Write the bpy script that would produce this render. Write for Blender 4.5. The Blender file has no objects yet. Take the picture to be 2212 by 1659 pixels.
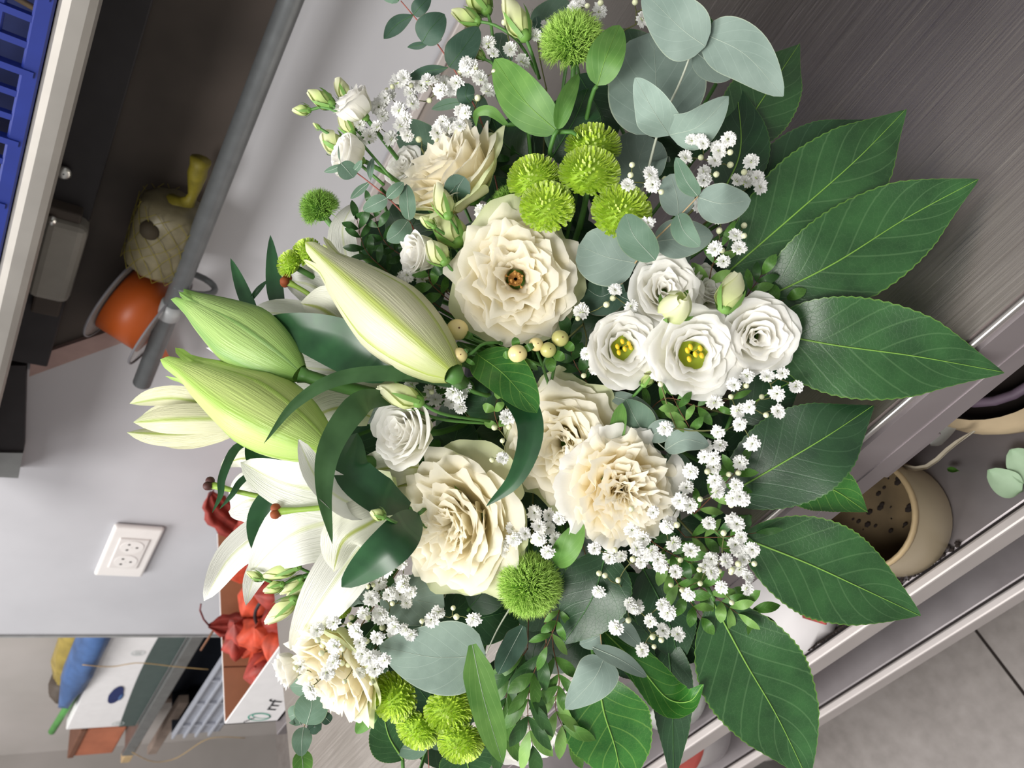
import bpy, math, random
from math import sin, cos, pi, sqrt, atan2, radians, exp
from mathutils import Vector, Matrix, Euler

scene = bpy.context.scene
COL = scene.collection

# ------------------------------------------------------------------ camera
F = 1600.0                                   # focal length in pixels of the 2212 px wide frame
EX = Vector((0.68735659, 0.52050403, -0.50657326))
EY = Vector((0.70079753, -0.29200794, 0.65085650))
EZ = Vector((0.19085001, -0.80237580, -0.56548152))
UP = Vector((EX[0], EY[0], EZ[0]))            # photograph's up
RT = Vector((EX[1], EY[1], EZ[1]))            # photograph's right
FW = Vector((EX[2], EY[2], EZ[2]))            # viewing direction
cam_data = bpy.data.cameras.new('camera')
cam = bpy.data.objects.new('camera', cam_data)
COL.objects.link(cam)
B = -FW
cam.matrix_world = Matrix(((RT.x, UP.x, B.x, 0), (RT.y, UP.y, B.y, 0), (RT.z, UP.z, B.z, 0), (0, 0, 0, 1)))
cam_data.sensor_width = 36.0
cam_data.lens = F / 2212 * 36.0
cam_data.clip_start = 0.02
cam_data.dof.use_dof = True
cam_data.dof.focus_distance = 0.43
cam_data.dof.aperture_fstop = 15.0
scene.camera = cam

# ------------------------------------------------------------------ light
w = bpy.data.worlds.new('world'); scene.world = w; w.use_nodes = True
w.node_tree.nodes['Background'].inputs[0].default_value = (1.0, 0.98, 0.96, 1)
w.node_tree.nodes['Background'].inputs[1].default_value = 0.38

def area(name, loc, target, size, size_y, power, col):
    l = bpy.data.lights.new(name, 'AREA'); l.shape = 'RECTANGLE'; l.size = size; l.size_y = size_y
    l.energy = power; l.color = col
    o = bpy.data.objects.new(name, l); COL.objects.link(o)
    o.location = loc
    o.rotation_euler = (Vector(target) - Vector(loc)).to_track_quat('-Z', 'Y').to_euler()
    return o
area('shop_window_light', (-1.75, -0.15, 2.0), (-0.5, 0.5, -0.35), 1.0, 1.0, 42, (1.0, 0.985, 0.96))
area('front_fill_light', (-0.45, -0.8, 1.2), (-0.25, 0.4, -0.3), 0.9, 0.6, 29, (1.0, 0.98, 0.94))  # added fill from the camera side, brightens the flowers more than the wall
area('rear_fill_light', (-2.7, 0.1, 1.5), (-2.7, 1.3, -0.7), 0.9, 0.9, 26, (1.0, 0.98, 0.96))  # added fill that lifts the back area and what the table end reflects

scene.view_settings.view_transform = 'Standard'
scene.view_settings.look = 'None'
scene.view_settings.gamma = 1.0
scene.view_settings.exposure = 0.27
scene.view_settings.use_curve_mapping = False
scene.cycles.max_bounces = 12
scene.cycles.diffuse_bounces = 8
scene.cycles.transmission_bounces = 10
scene.cycles.use_denoising = True

# ------------------------------------------------------------------ positions
def ray(px, py):
    u = (1659 - py) - 829.5; v = px - 1106
    return Vector((EX.dot((u, v, F)), EY.dot((u, v, F)), EZ.dot((u, v, F)))) / F

def P(px, py, d): return ray(px, py) * d
def on(px, py, ax, val):
    r = ray(px, py); return r * (val / r[ax])
TABLE_Z, WALL_Y, FRONT_Y, TABLE_X = -0.4, 0.9624, 0.1921, -0.9594
def D(px, py):
    d = 0.415 + 0.03 * ((py - 800) / 850) ** 2
    if px < 1150: d += 0.055 * ((1150 - px) / 850) ** 1.3
    else: d -= 0.045 * (px - 1150) / 1000
    r = ray(px, py)
    td = TABLE_Z / r.z
    if (r * td).y > FRONT_Y - 0.005: d = min(d, td * 0.94)
    return d
def Q(px, py, off=0.0): return P(px, py, D(px, py) + off)
def V(a, b, c):
    return (RT * a - UP * b - FW * c).normalized()
def px2m(px, py, n, off=0.0): return n * (D(px, py) + off) / F
STEM_ROOT = Vector((-0.27, 0.375, -0.335))

# ------------------------------------------------------------------ materials
def lin(h):
    h = h.lstrip('#'); o = []
    for i in (0, 2, 4):
        c = int(h[i:i + 2], 16) / 255
        o.append(c / 12.92 if c <= 0.04045 else ((c + 0.055) / 1.055) ** 2.4)
    return (o[0], o[1], o[2], 1)

class N:
    def __init__(s, name):
        s.m = bpy.data.materials.new(name); s.m.use_nodes = True
        s.t = s.m.node_tree; s.b = s.t.nodes['Principled BSDF']; s.out = s.t.nodes['Material Output']
    def n(s, typ, **k):
        x = s.t.nodes.new(typ)
        for a, v in k.items(): setattr(x, a, v)
        return x
    def set(s, node, **k):
        for a, v in k.items():
            key = a.replace('_', ' ')
            i = node.inputs[int(a[1:])] if a[0] == 'i' and a[1:].isdigit() else node.inputs[key]
            if hasattr(v, 'is_output'): s.t.links.new(v, i)
            else: i.default_value = v
        return node
    def math(s, op, a, b=0.0, c=None):
        x = s.n('ShaderNodeMath', operation=op); s.set(x, i0=a, i1=b)
        if c is not None: s.set(x, i2=c)
        return x.outputs[0]
    def ramp(s, fac, stops, interp='LINEAR'):
        x = s.n('ShaderNodeValToRGB'); e = x.color_ramp.elements; x.color_ramp.interpolation = interp
        while len(e) < len(stops): e.new(0.5)
        for q, (p, c) in zip(e, stops): q.position = p; q.color = c if not isinstance(c, str) else lin(c)
        s.set(x, Fac=fac); return x.outputs[0]
    def mix(s, fac, a, b, mode='MIX'):
        x = s.n('ShaderNodeMix', data_type='RGBA', blend_type=mode); s.set(x, i0=fac, i6=a, i7=b); return x.outputs[2]
    def noise(s, scale, vec=None, detail=3.0, rough=0.5):
        x = s.n('ShaderNodeTexNoise'); s.set(x, Scale=scale, Detail=detail, Roughness=rough)
        if vec is not None: s.set(x, Vector=vec)
        return x.outputs['Fac']
    def obj(s): return s.n('ShaderNodeTexCoord').outputs['Object']
    def uv(s):
        x = s.n('ShaderNodeSeparateXYZ'); s.set(x, Vector=s.n('ShaderNodeTexCoord').outputs['UV']); return x.outputs[0], x.outputs[1]
    def mapping(s, vec, scale=(1, 1, 1), rot=(0, 0, 0)):
        x = s.n('ShaderNodeMapping'); s.set(x, Vector=vec, Scale=scale, Rotation=rot); return x.outputs[0]
    def bump(s, h, strength=0.2, dist=0.001):
        x = s.n('ShaderNodeBump'); s.set(x, Height=h, Strength=strength, Distance=dist)
        s.set(s.b, Normal=x.outputs[0]); return x.outputs[0]
    def translucent(s, col, amount):
        t = s.n('ShaderNodeBsdfTranslucent'); s.set(t, Color=col)
        m = s.n('ShaderNodeMixShader'); s.set(m, Fac=amount)
        s.t.links.new(s.b.outputs[0], m.inputs[1]); s.t.links.new(t.outputs[0], m.inputs[2])
        s.t.links.new(m.outputs[0], s.out.inputs[0])

MATS = {}
def plain(name, col, rough=0.6, metal=0.0, var=0.12, scale=40, bump=0.0, spec=0.4):
    if name in MATS: return MATS[name]
    k = N(name); c = lin(col); o = k.obj()
    nz = k.noise(scale, o)
    dark = tuple(x * (1 - var) for x in c[:3]) + (1,); lite = tuple(min(1, x * (1 + var)) for x in c[:3]) + (1,)
    k.set(k.b, Base_Color=k.ramp(nz, [(0.3, dark), (0.7, lite)]), Roughness=rough, Metallic=metal)
    k.b.inputs['Specular IOR Level'].default_value = spec
    if bump: k.bump(nz, bump)
    MATS[name] = k.m; return k.m

def petal_mat(name, base, mid, tip, trans=0.3, rough=0.6, streak=0.03):
    k = N(name); u, v = k.uv()
    st = k.noise(1.0, k.mapping(k.n('ShaderNodeTexCoord').outputs['UV'], (3, 45, 1)), 2)
    c = k.ramp(u, [(0.05, base), (0.45, mid), (0.97, tip)])
    c2 = k.mix(k.math('MULTIPLY', st, streak * 4), c, lin('#e9e3c0'))
    k.set(k.b, Base_Color=c2, Roughness=rough); k.b.inputs['Specular IOR Level'].default_value = 0.25
    k.bump(st, 0.15, 0.0006)
    k.translucent(c2, trans)
    MATS[name] = k.m; return k.m

def leaf_mat(name, dark, mid, vein, rough=0.38, lateral=9, net=0.5, trans=0.12, slant=0.28, vein_w=0.93, spec=0.5, edge=None):
    k = N(name); u, v = k.uv()
    x = k.math('ABSOLUTE', k.math('SUBTRACT', k.math('MULTIPLY', v, 2.0), 1.0))
    wob = k.noise(14, k.obj(), 2)
    ph = k.math('ADD', k.math('SUBTRACT', u, k.math('MULTIPLY', x, slant)), k.math('MULTIPLY', wob, 0.03))
    s = k.math('SINE', k.math('MULTIPLY', ph, 2 * pi * lateral))
    latv = k.ramp(s, [(vein_w, (0, 0, 0, 1)), (1.0, (1, 1, 1, 1))])
    vo = k.n('ShaderNodeTexVoronoi', feature='DISTANCE_TO_EDGE'); k.set(vo, Vector=k.obj(), Scale=430.0)
    nt = k.ramp(vo.outputs[0], [(0.0, (1, 1, 1, 1)), (0.06, (0, 0, 0, 1))])
    nz = k.noise(55, k.obj(), 3)
    base = k.ramp(nz, [(0.3, dark), (0.7, mid)])
    fac = k.math('MAXIMUM', k.math('MULTIPLY', latv, 0.26), k.math('MULTIPLY', nt, 0.09 * net))
    c = k.mix(fac, base, lin(vein))
    if edge:
        c = k.mix(k.ramp(x, [(0.965, (0, 0, 0, 1)), (1.0, (.7, .7, .7, 1))]), c, lin(edge))
    k.set(k.b, Base_Color=c, Roughness=rough); k.b.inputs['Specular IOR Level'].default_value = spec
    h = k.math('SUBTRACT', k.math('MULTIPLY', latv, -0.6), k.math('MULTIPLY', nt, 0.4 * net))
    k.bump(h, 0.15, 0.0005)
    k.translucent(c, trans)
    MATS[name] = k.m; return k.m

petal_mat('rose_petal', '#f8efc8', '#fcf6e0', '#fdf9ec', 0.5)
petal_mat('rose_outer_petal', '#e6ecba', '#f5f5d8', '#e9f0c2', 0.5)
petal_mat('carnation_petal', '#fae9b8', '#fcf2d2', '#fdf9ee', 0.5)
petal_mat('white_petal', '#f3f5e2', '#faf9f4', '#fbfaf8', 0.42)
petal_mat('lily_petal', '#e9efcc', '#f7f7ee', '#fbfaf7', 0.4, 0.45)
petal_mat('pale_bud_petal', '#c9d68c', '#e2e8b4', '#eff0d2', 0.3)
petal_mat('green_bud_petal', '#7fa04a', '#c9d98e', '#e6ecbc', 0.25)
leaf_mat('laurel_leaf', '#214522', '#325e30', '#6b9060', 0.34, 8, 0.9, 0.06, edge='#6f9a3a')
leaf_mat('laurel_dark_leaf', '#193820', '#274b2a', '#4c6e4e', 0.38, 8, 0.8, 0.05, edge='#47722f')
leaf_mat('laurel_fresh_leaf', '#245a1f', '#3d7a30', '#9cc45e', 0.36, 7, 0.7, 0.12, edge='#7fae45')
leaf_mat('fresh_leaf', '#4f7f35', '#6f9c4c', '#93b96a', 0.5, 3, 0.0, 0.2, slant=0.9)
leaf_mat('strap_leaf', '#1a3f24', '#2a5631', '#3c683f', 0.33, 1, 0.0, 0.08, slant=0.0, vein_w=0.985)
leaf_mat('strap_pale_leaf', '#2b4d26', '#41663a', '#55794a', 0.45, 1, 0.0, 0.1, slant=0.0, vein_w=0.985)
leaf_mat('eucalyptus_leaf', '#73857c', '#86978e', '#9fb0a6', 0.65, 5, 0.5, 0.1, slant=0.5, vein_w=0.97, spec=0.2, edge='#b5c0a6')
leaf_mat('eucalyptus_blue_leaf', '#82958b', '#99ada2', '#b5c4ba', 0.65, 5, 0.5, 0.1, slant=0.5, vein_w=0.97, spec=0.2, edge='#c3d2c0')
leaf_mat('eucalyptus_green_leaf', '#55705c', '#688270', '#869d8a', 0.6, 5, 0.4, 0.1, slant=0.5, vein_w=0.97, spec=0.25, edge='#93a377')
leaf_mat('eucalyptus_dark_leaf', '#2f4a3a', '#456152', '#5f7a66', 0.55, 5, 0.3, 0.1, slant=0.5, vein_w=0.98, spec=0.3, edge='#7a6a58')
leaf_mat('shrub_leaf', '#3d6a26', '#5b8a3a', '#8fb462', 0.45, 5, 0.0, 0.18, edge='#86aa58')
leaf_mat('shrub_dark_leaf', '#24491f', '#3b6430', '#5f8a4a', 0.42, 5, 0.0, 0.12, edge='#55803c')
leaf_mat('shrub_lime_leaf', '#6d9a4a', '#8ab35f', '#a5c77e', 0.5, 4, 0.0, 0.22, edge='#9fc074')
plain('vein_green', '#79a548', 0.5); plain('vein_pale', '#a9b6a8', 0.6); plain('vein_dark', '#3f6a38', 0.5)
plain('stem_green', '#4f7c3a', 0.5); plain('stem_dark', '#2e4a26', 0.6); plain('stem_red', '#9a5a50', 0.6)
plain('stem_grey', '#b9bfae', 0.7); plain('stem_tan', '#a08a68', 0.7); plain('stem_thin', '#6b6f42', 0.7); plain('stem_brown', '#6b4630', 0.7)
plain('sepal_green', '#6f9a48', 0.5); plain('stamen_yellow', '#e8c62c', 0.6); plain('throat_green', '#8a9a2c', 0.6)
plain('stigma_brown', '#8a4422', 0.7, bump=0.3); plain('stigma_dark', '#4a2a28', 0.6); plain('style_green', '#8fae4a', 0.5)
plain('stamen_brown', '#b98a4a', 0.7)
plain('berry_yellow', '#efdd9c', 0.3, var=0.05, spec=0.5); plain('berry_green', '#c3c078', 0.3, var=0.05, spec=0.5)
plain('gyp_white', '#f4f4f2', 0.6, var=0.02); plain('gyp_bud', '#e3e6bf', 0.5); plain('gyp_calyx', '#a9bb6a', 0.6)
plain('ball_green', '#abd062', 0.6, var=0.25, scale=300); plain('ball_core', '#3f7024', 0.7)
plain('ball_deep', '#8ab64e', 0.6, var=0.25, scale=300)
plain('button_green', '#bcd84a', 0.5, var=0.25, scale=260); plain('button_tip', '#d3e683', 0.5, var=0.1, scale=260); plain('button_core', '#90b22c', 0.7)

# ------------------------------------------------------------------ mesh helpers
def mesh_data(name, verts, faces, mats, uvs=None, smooth=True, fmat=None):
    me = bpy.data.meshes.new(name)
    me.from_pydata([tuple(v) for v in verts], [], faces)
    for m in (mats if isinstance(mats, (list, tuple)) else [mats]):
        me.materials.append(MATS[m] if isinstance(m, str) else m)
    if uvs is not None:
        lay = me.uv_layers.new(name='UVMap'); li = [0] * len(me.loops)
        me.loops.foreach_get('vertex_index', li)
        flat = []
        for i in li: flat += uvs[i]
        lay.data.foreach_set('uv', flat)
    if smooth: me.polygons.foreach_set('use_smooth', [True] * len(me.polygons))
    if fmat: me.polygons.foreach_set('material_index', fmat)
    me.update()
    return me

def add(name, me, par=None, mat4=None, kind=None, label=None):
    o = bpy.data.objects.new(name, me); COL.objects.link(o)
    if par is not None: o.parent = par
    if mat4 is not None: o.matrix_local = mat4
    if kind: o['kind'] = kind
    if label: o['label'] = label
    return o

def tag(o, label, cat, group=None):
    o['label'] = label; o['category'] = cat
    if group: o['group'] = group
    return o
def thing(name, label, cat, m=None, group=None):
    o = bpy.data.objects.new(name, None); COL.objects.link(o); o.empty_display_size = 0.01
    if m is not None:
        o.matrix_world = m if isinstance(m, Matrix) else Matrix.Translation(m)
    return tag(o, label, cat, group)
def struct(name, me): return add(name, me, kind='structure')

def frame(pos, axis, spin=0.0):
    z = axis.normalized(); x = z.orthogonal().normalized(); y = z.cross(x)
    c, s = cos(spin), sin(spin); x2 = x * c + y * s; y2 = y * c - x * s
    return Matrix(((x2.x, y2.x, z.x, pos.x), (x2.y, y2.y, z.y, pos.y), (x2.z, y2.z, z.z, pos.z), (0, 0, 0, 1)))

def grid_data(name, fn, nu, nv, mat):
    vs = []; uv = []; fs = []
    for i in range(nu + 1):
        for j in range(nv + 1):
            u = i / nu; v = j / nv * 2 - 1
            vs.append(fn(u, v)); uv.append((u, (v + 1) / 2))
    for i in range(nu):
        for j in range(nv):
            a = i * (nv + 1) + j; fs.append((a, a + 1, a + nv + 2, a + nv + 1))
    return mesh_data(name, vs, fs, mat, uv)

class MB:
    def __init__(s): s.v = []; s.f = []; s.m = []
    def quadpatch(s, pts, mi=0):
        b = len(s.v); s.v += [Vector(p) for p in pts]; s.f.append(tuple(range(b, b + len(pts)))); s.m.append(mi)
    def box(s, a, b, mi=0):
        x0, y0, z0 = [min(a[i], b[i]) for i in range(3)]; x1, y1, z1 = [max(a[i], b[i]) for i in range(3)]
        k = len(s.v)
        s.v += [Vector(p) for p in ((x0, y0, z0), (x1, y0, z0), (x1, y1, z0), (x0, y1, z0), (x0, y0, z1), (x1, y0, z1), (x1, y1, z1), (x0, y1, z1))]
        for f in ((0, 3, 2, 1), (4, 5, 6, 7), (0, 1, 5, 4), (1, 2, 6, 5), (2, 3, 7, 6), (3, 0, 4, 7)):
            s.f.append(tuple(k + i for i in f)); s.m.append(mi)
        return s
    def tube(s, pts, r, n=6, mi=0, cap=True):
        pts = [Vector(p) for p in pts]; rs = r if isinstance(r, (list, tuple)) else [r] * len(pts)
        k = len(s.v); pn = None
        for i, p in enumerate(pts):
            t = (pts[min(i + 1, len(pts) - 1)] - pts[max(i - 1, 0)])
            t = t.normalized() if t.length > 1e-9 else Vector((0, 0, 1))
            if pn is None: pn = t.orthogonal().normalized()
            else:
                pn = pn - t * pn.dot(t)
                pn = pn.normalized() if pn.length > 1e-6 else t.orthogonal().normalized()
            b = t.cross(pn)
            for j in range(n):
                a = 2 * pi * j / n; s.v.append(p + (pn * cos(a) + b * sin(a)) * rs[i])
        for i in range(len(pts) - 1):
            for j in range(n):
                a = k + i * n + j; b2 = k + i * n + (j + 1) % n
                s.f.append((a, b2, b2 + n, a + n)); s.m.append(mi)
        if cap:
            s.f.append(tuple(k + j for j in reversed(range(n)))); s.m.append(mi)
            e = k + (len(pts) - 1) * n; s.f.append(tuple(e + j for j in range(n))); s.m.append(mi)
        return s
    def lathe(s, prof, n=24, mi=0, ax=None, wob=None, cap0=False, cap1=False):
        k = len(s.v); M = ax or Matrix.Identity(4)
        for i, (r, z) in enumerate(prof):
            for j in range(n):
                a = 2 * pi * j / n; rr = r * (1 + (wob(a, z) if wob else 0))
                s.v.append(M @ Vector((rr * cos(a), rr * sin(a), z)))
        for i in range(len(prof) - 1):
            for j in range(n):
                a = k + i * n + j; b = k + i * n + (j + 1) % n
                s.f.append((a, b, b + n, a + n)); s.m.append(mi)
        if cap0: s.f.append(tuple(k + j for j in reversed(range(n)))); s.m.append(mi)
        if cap1:
            e = k + (len(prof) - 1) * n; s.f.append(tuple(e + j for j in range(n))); s.m.append(mi)
        return s
    def ball(s, c, r, mi=0, n=10, m=6, sq=(1, 1, 1)):
        M = Matrix.Translation(c) @ Matrix.Diagonal((sq[0], sq[1], sq[2], 1))
        return s.lathe([(r * sin(pi * i / m) + 1e-5, -r * cos(pi * i / m)) for i in range(m + 1)], n, mi, M)
    def data(s, name, mats, smooth=True):
        return mesh_data(name, s.v, s.f, mats, None, smooth, s.m)
    def build(s, name, mats, par=None, smooth=True, mat4=None, kind=None, label=None):
        return add(name, s.data(name, mats, smooth), par, mat4, kind, label)

def bevel(o, wdt=0.002, seg=2):
    m = o.modifiers.new('bevel', 'BEVEL'); m.width = wdt; m.segments = seg; m.limit_method = 'ANGLE'; return o

def spline(pts, n):
    """Catmull-Rom through the points, n samples"""
    pts = [Vector(p) for p in pts]
    if len(pts) == 2: return [pts[0].lerp(pts[1], i / (n - 1)) for i in range(n)]
    e = [pts[0] * 2 - pts[1]] + pts + [pts[-1] * 2 - pts[-2]]
    out = []; S = len(pts) - 1
    for i in range(n):
        t = i / (n - 1) * S; k = min(int(t), S - 1); t -= k
        a, b, c, d = e[k:k + 4]
        out.append(0.5 * (2 * b + (c - a) * t + (2 * a - 5 * b + 4 * c - d) * t * t + (3 * b - a - 3 * c + d) * t ** 3))
    return out

PROF = {
    'laurel': lambda u: (sin(pi * min(1, u ** 0.80)) ** 0.85) * (1.0 if u < 0.7 else 1 - 0.25 * (u - 0.7) / 0.3) + 0.015,
    'round': lambda u: sqrt(max(0, 1 - (2 * u - 1) ** 2)) ** 0.9 + 0.02,
    'oval': lambda u: sin(pi * min(1, u ** 0.85)) ** 0.62 + 0.02,
    'egg': lambda u: sin(pi * min(1, u ** 0.68)) ** 0.7 + 0.02,
    'strap': lambda u: (min(1, 0.35 + 2.2 * u) * (1 - u ** 2.6)) ** 0.9 + 0.01,
    'petal': lambda u: (sin(pi * min(1, (0.12 + 0.88 * u) ** 1.0)) ** 0.75) + 0.02,
    'small': lambda u: sin(pi * min(1, u ** 1.1)) ** 0.8 + 0.02,
    'tab': lambda u: (min(1, 0.25 + 3 * u)) * (1 - u ** 7) + 0.01,
}
def blade(par, org, name, pts, wpx, mat, prof='laurel', tilt=0.0, fold=0.12, cup=0.0, nu=14, nv=6, twist=0.0, serr=0.0,
          wave=0.0, rib=None, ribr=1.5, label=None, seed=0):
    """a leaf or petal sheet: pts = [(px, py, depth offset)], centreline through them"""
    wp = [Q(*p) for p in pts]
    line = spline(wp, nu + 1)
    sc = sum(p.dot(FW) for p in wp) / len(wp) / F
    W = wpx * sc / 2; pr = PROF[prof]; rnd = random.Random(seed + int(wpx * 7 + pts[0][0]))
    ph = rnd.uniform(0, 6.28)
    rows = []
    for i in range(nu + 1):
        t = (line[min(i + 1, nu)] - line[max(i - 1, 0)]).normalized()
        view = -line[i].normalized()
        s = t.cross(view).normalized(); n = s.cross(t).normalized()
        a = tilt + twist * i / nu
        rows.append((line[i], s * cos(a) + n * sin(a), n * cos(a) - s * sin(a)))
    L = sum((line[i + 1] - line[i]).length for i in range(nu)) + 1e-6
    teeth = max(6, int(L / (W * 0.22)))
    def fn(u, v):
        c, s, n = rows[int(round(u * nu))]
        w = W * pr(u)
        if serr and abs(v) > 0.9: w *= 1 + serr * (1 if int(round(u * nu)) % 2 else -1)
        q = c + s * (v * w) + n * (fold * abs(v) * w + cup * v * v * w)
        if wave: q = q + n * (wave * W * abs(v) * sin(u * 13 + ph + (1.5 if v > 0 else 0)))
        return q - org
    o = add(name, grid_data(name, fn, nu, nv, mat), par, label=label)
    if rib:
        r0 = ribr * sc
        MB().tube([rows[i][0] - org + rows[i][2] * r0 * 0.5 for i in range(nu + 1)], [r0 * (1 - 0.75 * i / nu) for i in range(nu + 1)], 5).build('midrib', rib, o)
    return o

def stem_path(head, axis, bend=0.05, root=None, jit=0.02, seed=0):
    rnd = random.Random(seed)
    r = (root or STEM_ROOT) + Vector((rnd.uniform(-jit, jit), rnd.uniform(-jit, jit), rnd.uniform(-jit, jit) * 0.5))
    c = head - axis * bend + FW * 0.03
    return [(1 - t) ** 2 * head + 2 * t * (1 - t) * c + t * t * r for t in [i / 8 for i in range(9)]]
def stem(par, M, head, axis, rad=0.0016, mat='stem_green', seed=0, bend=0.05):
    inv = M.inverted()
    MB().tube([inv @ p for p in stem_path(head, axis, bend, seed=seed)], rad, 6).build('stem', mat, par)

# ------------------------------------------------------------------ setting materials
k = N('wall_paint'); o = k.obj(); nz = k.noise(6, o, 4)
k.set(k.b, Base_Color=k.ramp(nz, [(0.3, lin('#b4b4b9')), (0.7, lin('#bdbdc2'))]), Roughness=0.5); k.bump(k.noise(220, o, 2), 0.05); MATS['wall_paint'] = k.m
k = N('back_wall_paint'); o = k.obj(); nz = k.noise(5, o, 4)
k.set(k.b, Base_Color=k.ramp(nz, [(0.3, lin('#a29d99')), (0.75, lin('#aea8a5'))]), Roughness=0.8); MATS['back_wall_paint'] = k.m
k = N('brushed_steel'); o = k.obj()
st = k.noise(1.0, k.mapping(o, (9, 520, 9), (0, 0, radians(6))), 5, 0.65)
sc = k.noise(1.0, k.mapping(o, (14, 420, 14), (0, 0, radians(-4))), 3, 0.6)
pt = k.noise(7, o, 3)
k.set(k.b, Base_Color=k.ramp(pt, [(0.3, lin('#a9a39c')), (0.7, lin('#bab4ae'))]), Metallic=1.0,
      Roughness=k.math('ADD', k.math('MULTIPLY', st, 0.34), 0.20))
k.bump(k.math('ADD', st, k.math('MULTIPLY', k.ramp(sc, [(0.66, (0, 0, 0, 1)), (0.72, (1, 1, 1, 1))]), 0.5)), 0.22, 0.0008); MATS['brushed_steel'] = k.m
k = N('shelf_steel'); o = k.obj(); nz = k.noise(14, o, 5); sp = k.noise(60, o, 4, 0.7)
c = k.ramp(nz, [(0.3, lin('#7d7779')), (0.7, lin('#969092'))])
k.set(k.b, Base_Color=c, Metallic=0.75, Roughness=0.42); MATS['shelf_steel'] = k.m
k = N('floor_tile'); o = k.obj(); nz = k.noise(9, o, 6, 0.65); n2 = k.noise(45, o, 4)
c = k.mix(0.35, k.ramp(nz, [(0.3, lin('#77706c')), (0.7, lin('#918a87'))]), k.ramp(n2, [(0.3, lin('#706965')), (0.7, lin('#99928e'))]))
k.set(k.b, Base_Color=c, Roughness=0.55); k.bump(n2, 0.08); MATS['floor_tile'] = k.m
plain('grout', '#4f4643', 0.9); plain('galvanised', '#9a9b9a', 0.4, 0.9, 0.08); plain('rail_alu', '#98948f', 0.55, 0.6, 0.06, 25)
plain('apron_steel', '#989093', 0.45, 0.6, 0.05, 20); plain('edge_steel', '#b8b4b2', 0.45, 0.9, 0.03)
plain('pipe_grey', '#727577', 0.5, 0.5, 0.10, 60); plain('clamp_grey', '#a3a5a7', 0.5, 0.2, 0.05)
plain('added_panel', '#7d7672', 0.7, 0, 0.1, 9); plain('shelf_edge', '#bcb5b3', 0.5, 0.4, 0.05, 20); plain('dark_panel', '#4a423d', 0.7, 0, 0.25, 9); plain('black_beam', '#2c292c', 0.6, 0, 0.15, 30); plain('brace_wood', '#a98f8a', 0.7, 0, 0.12, 30)
plain('crate_blue', '#1a2c7c', 0.4, 0, 0.08, 30, 0, 0.5); plain('crate_inner', '#1f2b5c', 0.6); plain('box_grey', '#918d86', 0.5, 0, 0.05); plain('screw_zinc', '#d8d8d4', 0.3, 0.9)
plain('socket_white', '#dfdbd9', 0.35, 0, 0.02); plain('socket_hole', '#4a4646', 0.8); plain('socket_face', '#d5d0ce', 0.4, 0, 0.02)
plain('card_white', '#dcdadb', 0.65, 0, 0.03); plain('card_brown', '#bb8b6c', 0.8, 0, 0.08, 20); plain('card_brown_dark', '#6b4838', 0.8)
plain('ink_black', '#26262a', 0.7); plain('ink_green', '#3f9f88', 0.7); plain('card_green', '#46524f', 0.6, 0, 0.06); plain('ink_pale', '#b9bfbe', 0.7)
plain('husk_orange', '#b8452b', 0.6, 0, 0.3, 60, 0.3); plain('husk_red', '#93342a', 0.6, 0, 0.3, 60, 0.3); plain('leaf_red', '#8f3a33', 0.6, 0, 0.3, 60, 0.3)
plain('ribbon_orange', '#a54b18', 0.45, 0, 0.06, 12); plain('core_dark', '#2c2416', 0.8); plain('twine_pale', '#655e48', 0.45, 0, 0.2, 60, 0.5); plain('net_olive', '#746a1c', 0.6, 0, 0.2, 80)
plain('bag_blue', '#3d5a88', 0.4, 0, 0.25, 18, 0.4); plain('bag_gold', '#8f7d3c', 0.4, 0, 0.3, 22, 0.6); plain('bag_dark', '#4a4038', 0.6); plain('rod_green', '#4f8a46', 0.4)
plain('crate_grey', '#a3a6b0', 0.5, 0, 0.06); plain('crate_dark', '#2b303c', 0.7); plain('terracotta', '#a8664c', 0.8, 0, 0.15, 14); plain('wood_tan', '#b39a74', 0.7, 0, 0.15, 30); plain('wood_grey', '#8a7a70', 0.8, 0, 0.15, 30)
plain('bucket_beige', '#b3a489', 0.45, 0, 0.12, 10); plain('bucket_rim', '#b9a27c', 0.5); plain('bucket_dirt', '#66563e', 0.8, 0, 0.4, 26); plain('soil_dark', '#2b2320', 0.95)
plain('stone_pot', '#bda98a', 0.9, 0, 0.2, 22, 0.6); plain('plum_hose', '#6a5a6a', 0.6); plain('raffia', '#b89a68', 0.8); plain('label_strip', '#cfc6b4', 0.6)
plain('tub_grey', '#77757a', 0.5); plain('stripe_red', '#a3463e', 0.6); plain('bag_white', '#d6d2d3', 0.45, 0, 0.04, 30, 0.3); plain('husk_purple', '#6a3438', 0.6)
plain('pale_leaf', '#9fb89a', 0.6, 0, 0.1, 60); plain('pot_black', '#1b1b1e', 0.5); plain('trim_line', '#8d8d8d', 0.6); plain('light_box', '#c9c9c6', 0.5)
k = N('clear_plastic'); k.set(k.b, Base_Color=(.9, .9, .9, 1), Roughness=0.08, Alpha=0.22); MATS['clear_plastic'] = k.m
k = N('smoky_plastic'); k.set(k.b, Base_Color=(.62, .58, .56, 1), Roughness=0.12, Alpha=0.32); MATS['smoky_plastic'] = k.m
k = N('cloudy_glass'); k.set(k.b, Base_Color=(.75, .77, .73, 1), Roughness=0.2, Alpha=0.55); MATS['cloudy_glass'] = k.m

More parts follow.
